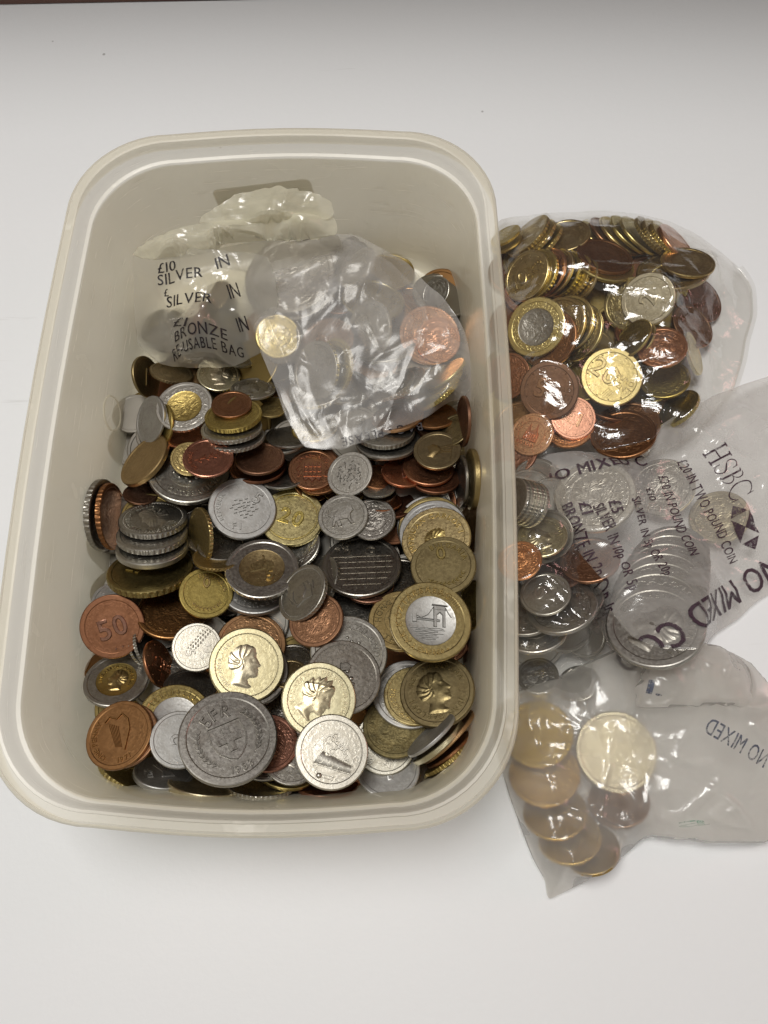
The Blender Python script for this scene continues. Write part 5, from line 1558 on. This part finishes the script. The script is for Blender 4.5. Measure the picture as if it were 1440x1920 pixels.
# ---- hazy bag at the lower right
bagF = tag(empty("coin_bag", tuple(P(1180, 1430, 0))), "crumpled hazy plastic bag with a shining coin and a row of brass coins, bottom right", "bag")
F_out = [(930, 1330), (980, 1290), (1060, 1262), (1120, 1232), (1165, 1212), (1220, 1203), (1290, 1206), (1340, 1218), (1390, 1245), (1425, 1290), (1460, 1330), (1500, 1420), (1520, 1520), (1480, 1565), (1400, 1580), (1320, 1578), (1240, 1572), (1205, 1572), (1170, 1600), (1120, 1640), (1080, 1662),
         (1030, 1684), (1022, 1650), (1000, 1610), (975, 1550), (955, 1492), (938, 1440), (928, 1380)]
F_ = Film([(q[0], q[1], .003) for q in F_out], ('F', 'E'), .003, (1180, 1430, .01), FILM['hazy_film'], "front_film", bagF, 61, 130, .0008, (.010, .05), (.0004, .0014), soft=.0003, relax=420, rings=90, ang=340,
          bumps=[(1350, 1440, .014, .04), (1260, 1270, .018, .028), (1380, 1330, .017, .03)],
          marks=[(956, 1492, 1110, 1525, .008, .0008, .002), (1100, 1520, 1200, 1572, .006, .0008, .0016), (1200, 1262, 1195, 1326, .018, .0007, .002), (1195, 1325, 1345, 1322, .018, .0008, .0018), (1200, 1262, 1280, 1265, .018, .0007, .0014), (1215, 1300, 1260, 1260, .018, .001, .0014), (1340, 1310, 1440, 1330, .015, .001, .0016),
                 (1330, 1540, 1430, 1565, .012, .0008, .0016), (1340, 1470, 1420, 1560, .012, .0008, .0014), (1400, 1350, 1440, 1390, .014, .0007, .0014)])
F_.back("back_film", .0004)
F2 = Film([(1196, 1262, .014), (1205, 1214, .008), (1290, 1208, .006), (1340, 1220, .006), (1388, 1248, .006), (1425, 1292, .006), (1460, 1330, .006), (1440, 1332, .016), (1350, 1322, .018), (1290, 1324, .019), (1192, 1326, .017)], ('F',), .012, (1310, 1275, .018), FILM['hazy_film'], "folded_mouth", bagF, 62, 60, .0012, (.008, .03), (.0006, .002),
          relax=150, bumps=[(1260, 1272, .024, .022), (1340, 1280, .023, .022)], edge_wave=.0008)
print_line(F_, "NO MIXED", (1430, 1440), (1318, 1372), 27, INK_BLUE, bagF, upside=True, bold=.025)
print_line(F2, "1.", (1212, 1300), (1238, 1306), 24, INK_BLUE, bagF, bold=.04)
print_line(F_, "a", (1272, 1552), (1330, 1546), 14, INK_GREEN, bagF)

# ------------------------------------------------------------------ sticker on the outside of the tub's far wall, its print seen from behind
def far_wall(px, py):
    z = .04
    for _ in range(20):
        d = np.interp(z * 1000, [8, 16, 28, 40, 47.5, 50.4], [10.3, 9.5, 8.5, 7.5, 6.8, 6.4]) * mm
        y = TL / 2 - d + .0022 * .9 + .0007
        r_ = ray(px, py); t = (y - CAM[1]) / r_[1]; X = CAM + r_ * t
        z = .5 * z + .5 * min(max(X[2], .006), .050)
    return X
c0, c1, c2 = far_wall(396, 357), far_wall(580, 335), far_wall(604, 392)
ex = c1 - c0; wd = np.linalg.norm(ex); ex /= wd
ey = c2 - c1; ey -= ex * (ey @ ex); ey /= np.linalg.norm(ey); ht = .020
nrm = np.cross(ey, ex)
def on_sticker(u, v, o=0.0): return tuple(c0 + ex * u + ey * v + np.array([0, o, 0]))
pts = []
for cx_, cy_, a0 in ((wd - .0025, .0025, -90), (wd - .0025, ht - .0025, 0), (.0025, ht - .0025, 90), (.0025, .0025, 180)):
    for k in range(7):
        a = math.radians(a0 + 15 * k); pts.append((cx_ + .0025 * math.cos(a), cy_ + .0025 * math.sin(a)))
n_ = len(pts)
V = [on_sticker(u, v) for u, v in pts] + [on_sticker(u, v, .00015) for u, v in pts]
stk = mesh_obj("sticker", V, [tuple(range(n_)), tuple(2 * n_ - 1 - k for k in range(n_))] + [(k, k + n_, (k + 1) % n_ + n_, (k + 1) % n_) for k in range(n_)], paper_mat())
tag(stk, "pale grey rounded label stuck outside the tub's far wall, its lettering showing mirrored", "label")
V, Fc = [], []
x = wd - .005
for ch in "Bade Auctions":
    if ch == ' ': x -= .0025; continue
    v, f, w = glyph(ch); o = len(V); s_ = .0034
    V += [on_sticker(x - a * s_, .0062 - b * s_, -.0002) for a, b, c in v]; Fc += [tuple(i + o for i in q) for q in f]
    x -= (w + .22) * s_
mesh_obj("printed_line", V, Fc, INK, stk)

# ------------------------------------------------------------------ marks moulded into the tub's left wall, scraps of dirt
def ring_mark(px, py, rad_mm):
    z = .02
    for _ in range(20):
        d = np.interp(z * 1000, [8, 16, 28, 40, 48], [11.4, 10.6, 9.6, 8.6, 7.8]) * mm
        x = -TW / 2 + d - .0018
        r_ = ray(px, py); t = (x - CAM[0]) / r_[0]; X = CAM + r_ * t; z = .5 * z + .5 * min(max(X[2], .006), .048)
    nrm = np.array([math.cos(.11), 0, math.sin(.11)]); a_ = np.array([0, 1., 0]); b_ = np.cross(nrm, a_)
    V, Fc = [], []
    for k in range(48):
        an = 6.2832 * k / 48
        for rr_, o in ((rad_mm - .35, -.0002), (rad_mm, .00035), (rad_mm + .35, -.0002)):
            V.append(tuple(X + (a_ * math.cos(an) + b_ * math.sin(an)) * rr_ * mm + nrm * (o + .0004)))
    for k in range(48):
        for j in range(2): Fc.append((k * 3 + j, k * 3 + j + 1, ((k + 1) % 48) * 3 + j + 1, ((k + 1) % 48) * 3 + j))
    mesh_obj("moulded_ring", V, Fc, TUB, tub, 180)
ring_mark(209, 775, 6.5)
